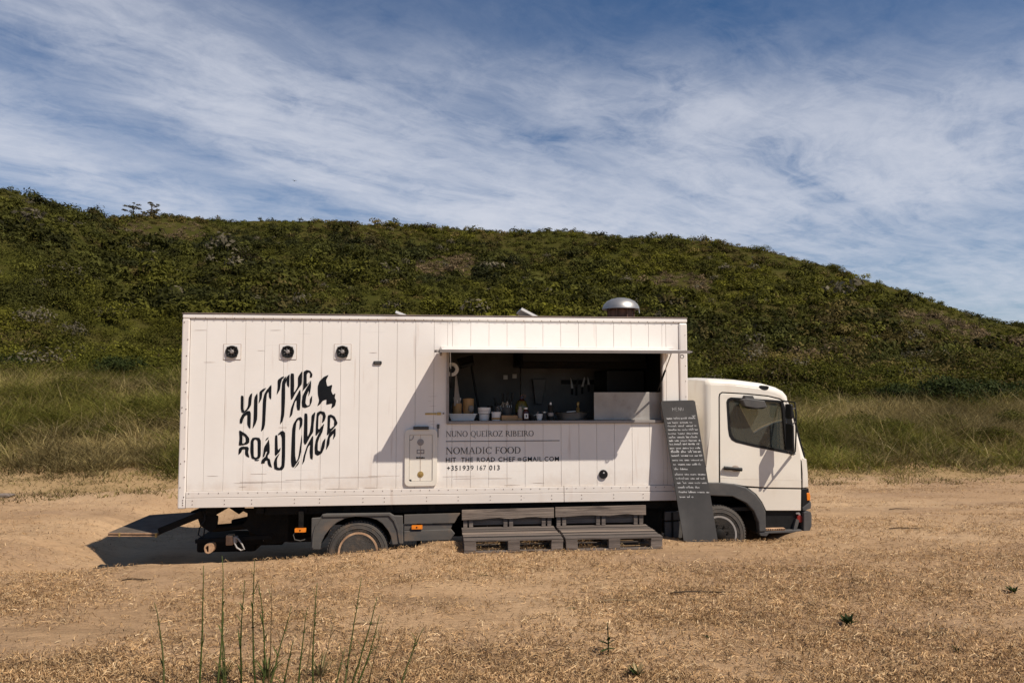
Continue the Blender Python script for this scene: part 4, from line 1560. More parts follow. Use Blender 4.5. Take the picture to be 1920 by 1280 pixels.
# --- chassis under the box
part(MB().box(.78, 8.0, .62, .74, .10, .44), 'frame_rail', 'dark_metal', bevel=.01)
part(MB().box(.78, 8.0, 1.64, 1.76, .10, .44), 'frame_rail', 'dark_metal', bevel=.01)
cr = MB()
for x in np.arange(.95, 6.5, .55):
    cr.box(x, x + .09, .06, 2.3, .36, .455)
part(cr, 'cross_member', 'dark_metal')
part(MB().box(1.05, 6.6, .10, .16, .34, .456), 'side_beam', 'dark_metal')
part(MB().box(3.2, 3.98, .74, 1.62, -.12, .30), 'gearbox', 'dark_metal', bevel=.05)
part(MB().box(4.3, 6.4, .3, .60, -.16, .33), 'fuel_tank', 'dark_metal', bevel=.06)
part(MB().box(4.05, 6.3, 1.78, 2.3, -.2, .33), 'storage_box', 'dark_metal', bevel=.03)
part(MB().tube([(2.25, .12, -.14), (2.25, 2.28, -.14)], .07, 12), 'rear_axle', 'dark_metal')
part(MB().tube([(7.11, .25, -.03), (7.11, 2.2, -.03)], .06, 12), 'front_axle', 'dark_metal')
part(MB().box(1.9, 2.6, .95, 1.45, -.34, .08), 'differential', 'dark_metal', bevel=.12)
part(MB().box(1.25, 1.62, .5, 1.9, -.10, .40), 'spare_tray', 'dark_metal', bevel=.02)

# tail lift: mounting plates, lift arms, cylinders and the folded platform on the ground behind
x0, z0 = wp(1, 1)
pl = []
for px, py in ((447, 953), (600, 953), (600, 1000), (560, 1012), (505, 1020), (480, 1003), (452, 985), (463, 975), (464, 962)):
    pl.append(wp(px, py, .5))
part(MB().plate([pl], .5, .54), 'lift_bracket', 'dark_metal')
part(MB().plate([[(x, z) for x, z in pl]], 1.86, 1.90), 'lift_bracket', 'dark_metal')
bar = [wp(*p, .45) for p in ((372, 957), (404, 957), (404, 966), (408, 968), (406, 990), (395, 998), (375, 985), (370, 970))]
part(MB().plate([bar], .45, .50), 'lift_hinge_plate', 'dark_metal', bevel=.006)
part(MB().plate([bar], 1.86, 1.91), 'lift_hinge_plate', 'dark_metal', bevel=.006)
part(MB().box(.22, .36, .40, 2.0, .30, .43), 'rear_cross_beam', 'dark_metal', bevel=.01)
(hx, hz) = wp(381, 962, .47)
arm = MB().bar((hx, .47, hz), (-.40, .50, .085), .06, .085)
part(arm, 'lift_arm', 'dark_metal', bevel=.008)
part(MB().bar((hx, 1.86, hz), (-.40, 1.82, .085), .06, .085), 'lift_arm', 'dark_metal', bevel=.008)
x1, z1 = wp(410, 1000, .75)
part(MB().tube([wp(400, 990, .7)[:1] + (.7,) + wp(400, 990, .7)[1:], (.95, .7, .12)], .05, 10), 'lift_cylinder', 'dark_metal', smooth=True)
part(MB().tube([(.25, 1.6, -.02), (.95, 1.6, .12)], .05, 10), 'lift_cylinder', 'dark_metal', smooth=True)
part(MB().box(-.05, .75, .92, 1.45, -.30, -.10), 'lift_torsion_box', 'dark_metal', bevel=.03)
hs = MB().tube([(wp(385, 962, .44)[0], .44, wp(385, 962, .44)[1]), (wp(384, 975, .42)[0], .42, wp(384, 975, .42)[1]), (wp(374, 990, .42)[0], .42, wp(374, 990, .42)[1]), (wp(372, 1002, .42)[0], .42, wp(372, 1002, .42)[1]), (wp(381, 1008, .42)[0], .42, wp(381, 1008, .42)[1]), (wp(384, 990, .42)[0], .42, wp(384, 990, .42)[1])], .010, 6)
part(hs, 'hydraulic_hose', 'black', smooth=True)
# platform corners (truck axes)
P_A, P_B, P_C, P_D = Vector((-1.10, .62, .055)), Vector((-.40, .44, .075)), Vector((-.30, 1.90, .11)), Vector((-1.00, 1.78, .09))
pf = MB()
th = Vector((0, 0, .045))
pf.add([P_A - th, P_B - th, P_C - th, P_D - th, P_A, P_B, P_C, P_D], [(0, 3, 2, 1), (4, 5, 6, 7), (0, 1, 5, 4), (1, 2, 6, 5), (2, 3, 7, 6), (3, 0, 4, 7)])
plat = part(pf, 'lift_platform', 'lift_top', bevel=.006)
part(MB().bar(P_A.lerp(P_B, .02) + Vector((0, -.012, -.008)), P_B + Vector((0, -.012, -.008)), .018, .014), 'platform_lip', 'rim_lip', plat)
part(MB().bar(P_A.lerp(P_B, .02) + Vector((0, -.012, -.04)), P_B + Vector((0, -.012, -.04)), .018, .012), 'platform_lip', 'rim_lip', plat)
part(MB().bar(P_B + Vector((-.01, -.015, .0)), P_B + Vector((-.01, -.015, -.055)), .02, .03), 'platform_end_cap', 'brass', plat)
part(MB().bar(P_A.lerp(P_B, .25) + Vector((0, -.014, .004)), P_A.lerp(P_B, .25) + Vector((0, -.014, -.05)), .02, .02), 'platform_end_cap', 'brass', plat)

# dusty coupling pieces low at the back
bx0, bz0 = wp(423, 1022, .3)
bx1, bz1 = wp(436.5, 1003, .3)
k = part(MB().box(bx0, bx1, .30, .42, bz0, bz1), 'lift_foot', 'rim_lip', bevel=.008, label='dusty orange box-shaped bracket')
part(MB().box(bx0 + .10, bx1 + .055, .28, .36, bz0 + .03, bz1 - .015), 'foot_collar', 'rim_grey', k, bevel=.006)
lp = [(wp(px, py, .27)[0], .27, wp(px, py, .27)[1]) for px, py in ((441, 1006), (447, 1010), (454, 1020), (458, 1029), (452, 1031), (444, 1026), (440, 1018), (441, 1010))]
part(MB().tube(lp + lp[:1], .011, 6), 'foot_loop', 'rim_grey', k, smooth=True)
rg = [(wp(px, py, .25)[0], wp(px, py, .25)[1]) for px, py in ((382, 1026), (386, 1019), (400, 1017), (401, 1032), (392, 1038), (384, 1036))]
rh = [(wp(px, py, .25)[0], wp(px, py, .25)[1]) for px, py in ((385, 1027), (388, 1023), (391, 1023), (391, 1034), (387, 1035))]
part(MB().plate([chaikin(rg, 2), rh], .25, .36), 'lift_foot', 'rim_lip', bevel=.006, label='pale ring-shaped foot with an oval hole')
part(MB().bar((bx0 - .4, .36, bz0 + .05), (bx1 + .5, .36, bz0 + .09), .04, .05), 'foot_bar', 'dark_metal')
tx, tz = wp(500, 1003, .9)
part(MB().box(tx - .22, tx + .24, .8, 1.5, tz - .12, tz + .14), 'tool_box', 'dark_metal', bevel=.02)
part(MB().box(tx - .02, tx + .12, .78, .798, tz - .05, tz + .05), 'tool_box_plate', 'alu')

# --- rear mudguard, side guards, marker lamps
mg = [wp(*p, -.01) for p in ((583, 1030), (584, 971), (600, 970), (604, 964), (612, 962.5), (731, 961), (739, 966), (755, 966.5), (756, 1019), (735.5, 1021),
                             (732.5, 1005), (727, 993), (718, 982), (706, 974), (690, 969.5), (667, 968), (648, 971), (632, 979), (619, 990), (609, 1003), (602, 1017), (600.5, 1030))]
part(MB().plate([mg], -.01, .03), 'rear_mudguard', 'guard', bevel=.010)
tp = [wp(*p, .05) for p in ((604, 958), (731, 956), (739, 966), (604, 966))]
mu = MB()
arc = [wp(*p, -.01) for p in ((601, 1022), (609, 1003), (619, 990), (632, 979), (648, 971), (667, 968), (690, 969.5), (706, 974), (718, 982), (727, 993), (732.5, 1005), (735.5, 1021))]
n = len(arc)
mu.add([(x, .031, z + .004) for x, z in arc] + [(x, .62, z + .004) for x, z in arc], [(i, i + 1, i + 1 + n, i + n) for i in range(n - 1)])
part(mu, 'wheel_tub', 'black')
tl = [wp(*p, -.012) for p in ((604, 964.5), (731, 961.5), (741, 973), (748, 992), (751, 1017), (748.5, 1017), (745, 993), (738, 976), (729, 966), (606, 968.5))]
part(MB().plate([tl], -.026, -.0105), 'mudguard_rib', 'guard', bevel=.003)
tl = [wp(*p, -.012) for p in ((600, 972), (604, 969), (594, 984), (589.5, 1003), (588, 1026), (585, 1026), (587, 1000), (592, 983))]
part(MB().plate([tl], -.026, -.0105), 'mudguard_rib', 'guard', bevel=.003)


def side_plank(p, mat='guard', y0=.0, y1=.05):
    part(MB().plate([[wp(*q, y0) for q in p]], y0, y1), 'side_guard_plank', mat, bevel=.006)


side_plank([(757.5, 965), (863, 962), (852, 980), (757.5, 981.5)])
side_plank([(757.5, 984), (849, 981.5), (845, 992), (757.5, 993.5)], y0=.02, y1=.06)
side_plank([(757.5, 995), (846, 992), (853, 1000), (845, 1011), (757.5, 1014)])
part(MB().box(3.0, 3.06, .055, .10, -.16, .34), 'guard_bracket', 'dark_metal')
for px, py in ((782, 987.5), (563.5, 993.2)):
    cx, cz = wp(px, py, 0)
    o = part(MB().plate([rrect(cx - .070, cx + .070, cz - .025, cz + .025, .008)], -.02, .018), 'marker_lamp', 'orange', bevel=.004, label='orange side marker lamp')
    part(MB().plate([circle(cx - .004, cz, .010, 10)], -.0235, -.0205), 'lamp_screw', 'dark_metal', o)
    if px < 600:
        part(MB().tube([(cx - .06, .0, cz - .02), (cx - .09, .0, cz - .06), (cx - .07, .0, cz - .12), (cx + .0, .0, cz - .135), (cx + .06, .0, cz - .12)], .006, 6), 'lamp_cable', 'guard', o)
        part(MB().box(cx - .03, cx + .03, .02, .05, cz - .05, .40), 'lamp_hanger', 'dark_metal', o)
side_plank([(1247, 959.5), (1279, 958), (1279, 974), (1247, 975.5)])
side_plank([(1247, 978.5), (1279, 977), (1279, 1008), (1247, 1010)])
part(MB().box(wp(1261, 985, -.01)[0] - .012, wp(1261, 985, -.01)[0] + .012, -.012, -.001, -.07, .3), 'guard_strap', 'dark_metal')


# --- wheels
def wheel(x, z, y, front, side=1):
    R, W = .39, .22
    s = side
    def Y(v):
        return y + s * v
    ty = MB().lathe([(.255, Y(.01)), (.27, Y(-.012)), (.33, Y(-.02)), (.372, Y(-.008)), (.389, Y(.022)), (R, Y(.05)), (R, Y(W - .05)), (.372, Y(W)), (.26, Y(W - .01))], (x, 0, z), 'y', 56)
    w = part(ty, 'wheel', 'rubber', smooth=True)
    tr = MB()
    for k in range(60):
        a = 2 * math.pi * k / 60
        m = Matrix.Translation((x, 0, z)) @ Matrix.Rotation(a, 4, 'Y')
        for q, (u0, u1) in enumerate(((.012, .07), (.09, .15))):
            m2 = m @ Matrix.Rotation(.05 * q, 4, 'Y')
            tr.box(R - .012, R + .007, min(Y(u0), Y(u1)), max(Y(u0), Y(u1)), -.013, .013, m2)
    part(tr, 'tread_blocks', 'rubber', w, kind='stuff')
    rl = MB()
    for r0, y0 in ((.352, -.0165), (.305, -.019)):
        rl.lathe([(r0 - .006, Y(y0 + .003)), (r0, Y(y0 - .004)), (r0 + .006, Y(y0 + .003))], (x, 0, z), 'y', 48)
    part(rl, 'tyre_rib', 'rubber', w, smooth=True)
    part(MB().lathe([(.266, Y(.004)), (.256, Y(-.018)), (.232, Y(-.016)), (.224, Y(.02)), (.222, Y(.06))], (x, 0, z), 'y', 40), 'rim_edge', 'rim_lip' if not front else 'rim_grey', w, smooth=True)
    if front:
        part(MB().lathe([(.224, Y(.03)), (.20, Y(.012)), (.12, Y(-.005)), (.10, Y(.0)), (.098, Y(.04)), (0, Y(.04))], (x, 0, z), 'y', 40), 'rim_disc', 'rim_grey', w, smooth=True)
        part(MB().lathe([(.088, Y(.042)), (.085, Y(-.05)), (.06, Y(-.07)), (0, Y(-.072))], (x, 0, z), 'y', 24), 'hub', 'dark_metal', w, smooth=True)
        holes = MB()
        for k in range(8):
            a = 2 * math.pi * (k + .3) / 8
            holes.lathe([(0, Y(-.002)), (.022, Y(-.001)), (.022, Y(.02))], (x + .172 * math.cos(a), 0, z + .172 * math.sin(a)), 'y', 12)
        part(holes, 'hand_holes', 'black', w)
    else:
        part(MB().lathe([(.222, Y(.05)), (.20, Y(.11)), (.11, Y(.13)), (0, Y(.135))], (x, 0, z), 'y', 40), 'rim_disc', 'rim_brown', w, smooth=True)
        part(MB().lathe([(.095, Y(.13)), (.092, Y(.04)), (.06, Y(.02)), (.045, Y(.0)), (0, Y(-.004))], (x, 0, z), 'y', 24), 'hub', 'rim_brown', w, smooth=True)
        holes = MB()
        for k in range(8):
            a = 2 * math.pi * (k + .25) / 8
            holes.lathe([(0, Y(.105)), (.030, Y(.107)), (.030, Y(.12))], (x + .168 * math.cos(a), 0, z + .168 * math.sin(a)), 'y', 12)
        part(holes, 'hand_holes', 'black', w)
    nt_ = MB()
    for k in range(6 if not front else 8):
        a = 2 * math.pi * k / (6 if not front else 8) + .2
        rr = .112 if not front else .128
        yy = .128 if not front else -.002
        nt_.lathe([(0, Y(yy - .03)), (.013, Y(yy - .03)), (.015, Y(yy))], (x + rr * math.cos(a), 0, z + rr * math.sin(a)), 'y', 6)
    part(nt_, 'wheel_nuts', 'rim_lip' if not front else 'dark_metal', w, kind='stuff')
    return w


wheel(2.25, -.145, .035, False)
wheel(2.25, -.145, 2.30, False, -1)
wheel(7.115, -.03, .10, True)
wheel(7.115, -.03, 2.26, True, -1)

# --- cab
YC = .10                                         # near side plane of the cab
YF = 2.30                                        # far side plane


def cp(*pts, yo=YC):
    return [wp(a, b, yo) for a, b in pts]


outer = cp((1321, 930), (1321, 800), (1321, 722), (1323.5, 713.5), (1332, 709.5), (1380, 711.5), (1430, 718), (1457, 725.5), (1471, 733), (1478.5, 742),
           (1480.5, 751), (1486, 763), (1495, 797), (1504, 832), (1511, 856), (1514, 862), (1516, 885), (1517.5, 913))


def inset(path, d):
    out = []
    for i, p in enumerate(path):
        a, b = Vector(path[max(i - 1, 0)]), Vector(path[min(i + 1, len(path) - 1)])
        t = (b - a).normalized()
        n = Vector((t.y, -t.x))                 # path runs up the back, over the roof and down the front: inside is to its right
        q = Vector(p) + n * d
        out.append((q.x, q.y))
    return out


RC = .085
rows = []
for k in range(6):
    t = math.radians(90 * k / 5)
    rows.append((inset(outer, RC * (1 - math.sin(t))), YC + RC * (1 - math.cos(t))))
for frac in (.25, .5, .75):
    bow = .06 * math.sin(math.pi * frac)
    yy = YC + RC + (YF - YC - 2 * RC) * frac
    rows.append(([(x + (bow if x > wp(1476, 750, YC)[0] else 0), z + (.02 if z > wp(1400, 740, YC)[1] else 0)) for x, z in outer], yy))
for k in range(5, -1, -1):
    t = math.radians(90 * k / 5)
    rows.append((inset(outer, RC * (1 - math.sin(t))), YF - RC * (1 - math.cos(t))))
sh, ws = MB(), MB()
m = len(outer)
vs = [(x, yy, z) for p, yy in rows for x, z in p]
body_f, glass_f = [], []
for r in range(len(rows) - 1):
    for i in range(m - 1):
        f = (r * m + i, r * m + i + 1, (r + 1) * m + i + 1, (r + 1) * m + i)
        (glass_f if 11 <= i <= 13 and 4 <= r < len(rows) - 5 else body_f).append(f)
sh.add(vs, body_f)
cab = part(sh, 'cab_body', 'cab', smooth=True)
ws.add(vs, glass_f)
part(ws, 'windscreen', 'glass', smooth=True)
rub = MB()
e = rows[4]
rub.tube([(x + .004, e[1] - .012, z) for x, z in e[0][11:15]], .014, 6)
part(rub, 'windscreen_seal', 'black')

side_in = inset(outer, RC * .98)
arch = cp((1505, 958), (1434, 958), (1428, 946), (1413, 926), (1397, 914), (1376, 908), (1321, 906))
win = cp((1362.8, 753), (1365, 748.5), (1371, 745.5), (1420, 748.5), (1462, 751.5), (1467.5, 754.5), (1470, 762), (1476.5, 848.5), (1445, 842.5), (1413, 836), (1380, 828), (1372.5, 823.5), (1368, 816), (1365.8, 803))
back = [p for p in side_in if p[1] > arch[-1][1]] + arch
part(MB().plate([back, win], YC + .016, YC + .045), 'cab_side', 'dark_metal')
part(MB().plate([back, win], YF - .045, YF), 'cab_far_side', 'cab')
part(MB().plate([back, win], YF - .06, YF - .048), 'cab_lining', 'grey_plastic')
# the door and the fixed panel round it
door_out = cp((1350.2, 906), (1349.5, 744), (1350.5, 739.5), (1354, 737), (1400, 739.5), (1440, 743.5), (1462, 749), (1474, 757), (1481, 770), (1493, 815), (1501, 852), (1502.5, 914.5), (1440, 913.6), (1394, 910.5), (1376, 907))
door = part(MB().plate([door_out, win], YC - .002, YC + .014), 'door', 'cab', bevel=.006)
gap = cp((1347.7, 906), (1347.2, 744), (1348.5, 738), (1353.5, 734.6), (1400, 737.2), (1440, 741.2), (1463, 746.6), (1475.5, 755), (1483, 769), (1494.5, 813))
quarter = [p for p in side_in if p[1] > arch[-1][1]][:12]
quarter = quarter + gap[::-1] + cp((1321, 906))
quarter = [q for q in quarter]
part(MB().plate([quarter], YC - .001, YC + .015), 'cab_quarter_panel', 'cab', bevel=.005)
part(MB().plate([cp((1436.5, 956.8), (1502, 956.8), (1502.5, 917), (1440, 916), (1402, 914), (1418, 926), (1429, 941))], YC + .003, YC + .014), 'door_skirt', 'cab', door, bevel=.006)
part(MB().plate([cp((1350, 895.4), (1350, 894.4), (1400, 896.2), (1502.4, 898.6), (1502.4, 899.8), (1400, 897.6))], YC - .0035, YC - .001), 'door_crease', 'cab', door)
seal_in = cp((1366.5, 755), (1368, 751.5), (1373, 749), (1420, 751.5), (1460, 754.5), (1464.5, 757.5), (1466.5, 765), (1473.5, 843.5), (1445, 838.5), (1414, 832), (1383, 824.5), (1376, 820.5), (1372, 813.5), (1369.5, 802))
seal_out = cp((1361.8, 753), (1364, 747.5), (1370.5, 744.4), (1420, 747.5), (1463, 750.5), (1468.5, 753.5), (1471.5, 762), (1478, 850), (1445, 843.6), (1413, 837.2), (1379.5, 829), (1371.6, 824.5), (1367, 817), (1364.7, 803))
part(MB().plate([seal_out, seal_in], YC - .006, YC + .04), 'window_seal', 'black', door, bevel=.003)
part(MB().plate([seal_in], YC + .015, YC + .02), 'window_glass', 'glass', door)
part(MB().plate([cp((1472, 757), (1479.5, 762), (1487.5, 800), (1489, 852.5), (1478.5, 850))], YC - .008, YC + .012), 'window_corner_trim', 'black', door, bevel=.003)
part(MB().plate([seal_in], YF - .03, YF - .025), 'far_window_glass', 'glass')
hx, hz = wp(1372, 878, YC)
rec = part(MB().plate([circle(hx + .05, hz + .0, .058, 22, .044)], YC - .0045, YC - .002), 'handle_recess', 'seam', door)
hb = MB().tube([wp(1356, 876.5, YC)[:1] + (YC - .03,) + wp(1356, 876.5, YC)[1:], wp(1372, 877.5, YC)[:1] + (YC - .04,) + wp(1372, 877.5, YC)[1:], wp(1389, 879.5, YC)[:1] + (YC - .03,) + wp(1389, 879.5, YC)[1:]], [.026, .022, .026], 10)
part(hb, 'door_handle', 'black', door, smooth=True)
part(MB().plate([chaikin(cp((1423, 722), (1442, 723.5), (1441, 729), (1436, 731.5), (1429, 730.5), (1424.5, 727)), 1)], YC - .004, YC + .10), 'roof_marker_recess', 'black', bevel=.006)
part(MB().plate([cp((1504.5, 858), (1512, 860), (1514.5, 885), (1515.5, 913), (1505, 914.5))], YC - .001, YC + .04), 'front_corner_panel', 'cab', bevel=.008)
# wheel arch, step and front end
fl_o = cp((1324, 903.5), (1352, 904), (1376, 906.5), (1398, 913), (1414.5, 925), (1427, 942), (1433.5, 958), (1434, 995), (1421, 996.5), (1419.5, 978), (1411, 957.5), (1396, 941.5), (1372, 930), (1324, 928))
part(MB().plate([fl_o], YC - .045, YC + .06), 'wheel_arch', 'grey_plastic', bevel=.018, seg=3)
n = 8
ai = cp((1421, 1000), (1419.5, 978), (1411, 957.5), (1396, 941.5), (1372, 930), (1324, 928))
tub = MB().add([(x, YC + .061, z) for x, z in ai] + [(x, 2.2, z) for x, z in ai], [(i, i + 1, i + 1 + len(ai), i + len(ai)) for i in range(len(ai) - 1)])
part(tub, 'wheel_tub', 'black')
part(MB().plate([cp((1434, 958), (1500, 957.5), (1500, 994), (1434, 996))], YC + .05, YC + .10), 'step_recess', 'black')
part(MB().plate([cp((1421, 996.6), (1434, 995), (1501, 991.5), (1502, 997), (1440, 999), (1436, 1004), (1424, 1003))], YC - .03, YC + .25), 'entry_step', 'grey_plastic', bevel=.008)
x0, z0 = wp(1434, 994.5, YC - .03)
x1, z1 = wp(1472, 989.5, YC - .03)
sp = part(MB().box(x0, x1, YC - .032, YC + .03, z0, z1), 'step_tread', 'rim_lip', bevel=.004)
tt = MB()
for k in range(9):
    xx = x0 + (x1 - x0) * (k + .3) / 9
    tt.box(xx, xx + .016, YC - .036, YC - .0325, z0 + .01, z1 - .006)
part(tt, 'tread_slots', 'black', sp)
part(MB().plate([cp((1488, 992), (1494, 992), (1499, 975), (1493, 972))], YC + .0, YC + .05), 'step_strut', 'grey_plastic')
hl = part(MB().plate([cp((1503, 915.5), (1516.5, 914.5), (1518.3, 930), (1519, 951), (1504, 953))], YC + .0, YC + .32), 'headlamp', 'black', bevel=.012)
part(MB().plate([cp((1512, 923.5), (1517.8, 923), (1519, 929), (1519, 937.5), (1513, 938))], YC - .008, YC + .20), 'indicator_lens', 'orange', hl, bevel=.006)
part(MB().plate([cp((1504, 951), (1519.5, 939), (1520.5, 944), (1520, 952.5), (1505, 957))], YC - .012, YC + .4), 'headlamp_bezel', 'grey_plastic', hl, bevel=.008)
bp = cp((1505, 959.5), (1510, 957), (1519, 958.5), (1520.5, 965), (1520.5, 985), (1517, 993.5), (1510, 997), (1504.5, 996))
part(MB().plate([bp], YC - .03, YF + .03), 'bumper', 'grey_plastic', bevel=.022, seg=3)
part(MB().box(bp[2][0] - .02, bp[2][0] + .012, YC + .3, YF - .3, bp[1][1] + .05, bp[1][1] + .55), 'front_grille', 'black', bevel=.02)
part(MB().plate([chaikin(cp((1495.5, 967), (1502, 965), (1507, 970), (1507, 977), (1501, 980), (1495.5, 976)), 1)], YC + .01, YC + .07), 'fog_reflector', 'red', bevel=.006)
part(MB().plate([chaikin(cp((1494, 961), (1500, 960), (1503, 964), (1500, 967), (1498, 963.5), (1494, 964)), 1)], YC + .02, YC + .06), 'tow_hook', 'alu')
# mirrors
k0 = cp((1388, 749), (1398, 746.5), (1430, 750.5), (1434.5, 762.5), (1412, 765), (1393.5, 761.5), yo=YC - .08)
km = part(MB().plate([k0], YC - .15, YC - .03), 'kerb_mirror', 'grey_plastic', bevel=.012)
part(MB().plate([cp((1396.5, 741), (1411.5, 741.5), (1415.5, 749.5), (1410, 752), (1396, 746.5), yo=YC - .06)], YC - .07, YC - .001), 'mirror_bracket', 'grey_plastic', km, bevel=.006)
part(MB().plate([cp((1393, 761), (1434, 763), (1426, 766), (1408, 766.5), yo=YC - .08)], YC - .14, YC - .04), 'mirror_face', 'black', km)


def c3(px, py, yo):
    x, z = wp(px, py, yo)
    return (x, yo, z)


mm = part(MB().tube([c3(1466, 751.5, YC - .02), c3(1478, 752.5, YC - .12), c3(1490, 754, YC - .20), c3(1492.5, 775, YC - .24), c3(1492.5, 815, YC - .24), c3(1491, 846, YC - .22), c3(1485, 851, YC - .05), c3(1484, 852, YC)], .011, 8), 'wing_mirror', 'black', smooth=True)


def mirror_box(px0, px1, py0, py1, y0, y1, mat, nm, r=.03):
    x0, z0 = wp(px0, py1, (y0 + y1) / 2)
    x1, z1 = wp(px1, py0, (y0 + y1) / 2)
    mb = MB()
    out = rrect(y0, y1, z0, z1, r, 4)
    k = len(out)
    vs = [(x0, a, b) for a, b in out] + [(x1, a, b) for a, b in out]
    mb.add(vs, [tuple(range(k))[::-1], tuple(range(k, 2 * k))] + [(i, (i + 1) % k, (i + 1) % k + k, i + k) for i in range(k)])
    return part(mb, nm, mat, mm, bevel=.012)


mirror_box(1479.5, 1482.5, 794, 846, YC - .33, YC - .13, 'black', 'mirror_housing')
mirror_box(1477.5, 1481.5, 757, 785, YC - .31, YC - .14, 'black', 'wide_mirror_housing')
part(MB().tube([c3(1490, 850, YC - .30), c3(1487, 852, YC - .02)], .012, 8), 'mirror_arm', 'grey_plastic', mm)
part(MB().tube([c3(1492, 790, YC - .24), c3(1484, 797, YC - .24)], .010, 6), 'mirror_arm', 'grey_plastic', mm)
part(MB().tube([c3(1491, 765, YC - .24), c3(1483, 768, YC - .24)], .010, 6), 'mirror_arm', 'grey_plastic', mm)
# inside the cab
cx0 = wp(1325, 800, YC)[0]
zf = wp(1440, 955, YC)[1]
part(MB().box(cx0 + .05, 8.2, .16, 2.24, zf - .02, zf + .03), 'cab_floor', 'black')
part(MB().box(8.0, 8.26, .18, 2.22, zf + .5, wp(1490, 850, YC)[1] + .03), 'dashboard', 'grey_plastic', bevel=.05)
for yy in (.32, 1.52):
    s = part(MB().box(7.20, 7.72, yy, yy + .52, zf + .25, zf + .42), 'seat', 'grey_plastic', bevel=.05)
    m4 = Matrix.Translation((7.22, 0, zf + .34)) @ Matrix.Rotation(-.14, 4, 'Y')
    part(MB().box(-.06, .08, yy, yy + .52, 0, .40, m4), 'seat_back', 'grey_plastic', s, bevel=.05)
    part(MB().box(-.04, .06, yy + .16, yy + .36, .43, .55, m4), 'headrest', 'grey_plastic', s, bevel=.04)
sw = [(7.86 + .10 * math.sin(a), 1.78 + .2 * math.cos(a), zf + .74 + .16 * math.sin(a)) for a in np.linspace(0, 6.283, 25)]
part(MB().tube(sw, .014, 6), 'steering_wheel', 'black', smooth=True)
sgx, sgz = wp(1433, 812, .9)
part(MB().lathe([(0, -.02), (.03, -.01), (.03, .02), (0, .03)], (sgx, .9, sgz), 'z', 12), 'cab_ornament', 'steel', smooth=True)


# ------------------------------------------------------------------ pallets used as benches
def pallet_bench(lx0, tilt, back_px, label):
    t = thing('pallet_bench', label, 'bench', tuple(tw(lx0, -.80, -.012)), YAW + tilt, 'pallet benches in front of the truck')
    L, D = 1.215, .80
    bw = [.138, .112, .140, .112, .138]
    gapw = (D - sum(bw)) / 4
    y = 0
    for k, w in enumerate(bw):
        m = Matrix.Translation((0, 0, 0)) @ Matrix.Rotation(random.uniform(-.004, .004), 4, 'Z')
        o = part(MB().box(random.uniform(-.006, .006), L + random.uniform(-.006, .006), y, y + w, .140 + random.uniform(-.003, .003), .163 + random.uniform(-.003, .003), m), 'top_board', ('pallet', 'pallet3', 'pallet2')[(k * 2 + 1) % 3], t, bevel=.003)
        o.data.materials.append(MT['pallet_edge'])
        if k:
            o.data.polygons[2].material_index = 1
        y += w + gapw
    for x in (0, (L - .145) / 2, L - .145):
        part(MB().box(x, x + .145, .002, D - .002, .116, .1385), 'cross_board', 'pallet', t, bevel=.002)
    for x in (0.004, (L - .145) / 2, L - .149):
        for yb in (.004, (D - .1) / 2, D - .104):
            part(MB().box(x, x + .145, yb, yb + .1, .0235, .1145), 'block', 'pallet', t, bevel=.004)
    for yb in (.002, (D - .12) / 2, D - .122):
        part(MB().box(0, L, yb, yb + .12 if yb > .1 else yb + .1, 0, .022), 'bottom_board', 'pallet', t, bevel=.002)
    (pa, pb) = back_px
    xa, zt = wp(pa[0], pa[1], -.06)
    xb, zb = wp(pb[0], pb[1], -.06)
    zt, zb = zt + .012, zb + .012
    xa, xb = xa - lx0, xb - lx0
    yb = .80 - .07
    for k, x in enumerate((xa + .02, (xa + xb) / 2 - .06, xb - .16)):
        for q in range(2):
            part(MB().box(x + q * .075, x + .052 + q * .075, yb + .026, yb + .064, .165, zt - .03), 'backrest_post', 'pallet', t, bevel=.003)
    prof = []
    nseg = 10
    for i in range(nseg + 1):
        f = i / nseg
        prof.append((xa + (xb - xa) * f, zb + (.014 if .25 < f < .45 or .62 < f < .85 else 0) * 1.0 + random.uniform(-.003, .003) + .010 * f))
    prof += [(xb, zt + .010), (xa, zt)]
    part(MB().plate([prof], yb, yb + .025), 'backrest_board', 'pallet2', t, bevel=.003)
    part(MB().box(xa + .02, xb - .02, yb + .066, yb + .085, .19, .30), 'backrest_board', 'pallet', t, bevel=.003)
    return t


pallet_bench(3.59, .0, ((866, 955.5), (1038.5, 971)), 'bench made of grey weathered pallets, the left of the two, nearer the rear wheel')
pallet_bench(4.835, -.006, ((1040.5, 950.5), (1210, 965.5)), 'bench made of grey weathered pallets, the right of the two, nearer the menu board')

# ------------------------------------------------------------------ the menu board leaning on the truck
pc = [Vector(c3(1282, 1015, -.42)), Vector(c3(1346, 1016.5, -.44)), Vector(c3(1302.5, 750, -.075)), Vector(c3(1238.5, 751.5, -.075))]
base = (pc[0] + pc[1]) / 2
cb = thing('chalkboard_menu', 'tall narrow black menu chalkboard with white handwriting, leaning on the truck beside the cab', 'menu board', tuple(tw(base.x, base.y, base.z)), YAW)
pc = [p - base for p in pc]
ux = (pc[1] - pc[0])
vx = (pc[3] - pc[0])
nb = ux.cross(vx).normalized()
if nb.y > 0:
    nb = -nb


def bpt(u, v, h=0.0):
    a = pc[3].lerp(pc[2], u)
    b = pc[0].lerp(pc[1], u)
    return a.lerp(b, v) + nb * h


def rr_uv(ru=.045, rv=.010, n=4):
    o = []
    for cu2, cv2, a in ((1 - ru, 1 - rv, 0), (ru, 1 - rv, 90), (ru, rv, 180), (1 - ru, rv, 270)):
        for k in range(n + 1):
            q = math.radians(a + 90 * k / n)
            o.append((cu2 + ru * math.cos(q), cv2 + rv * math.sin(q)))
    return o


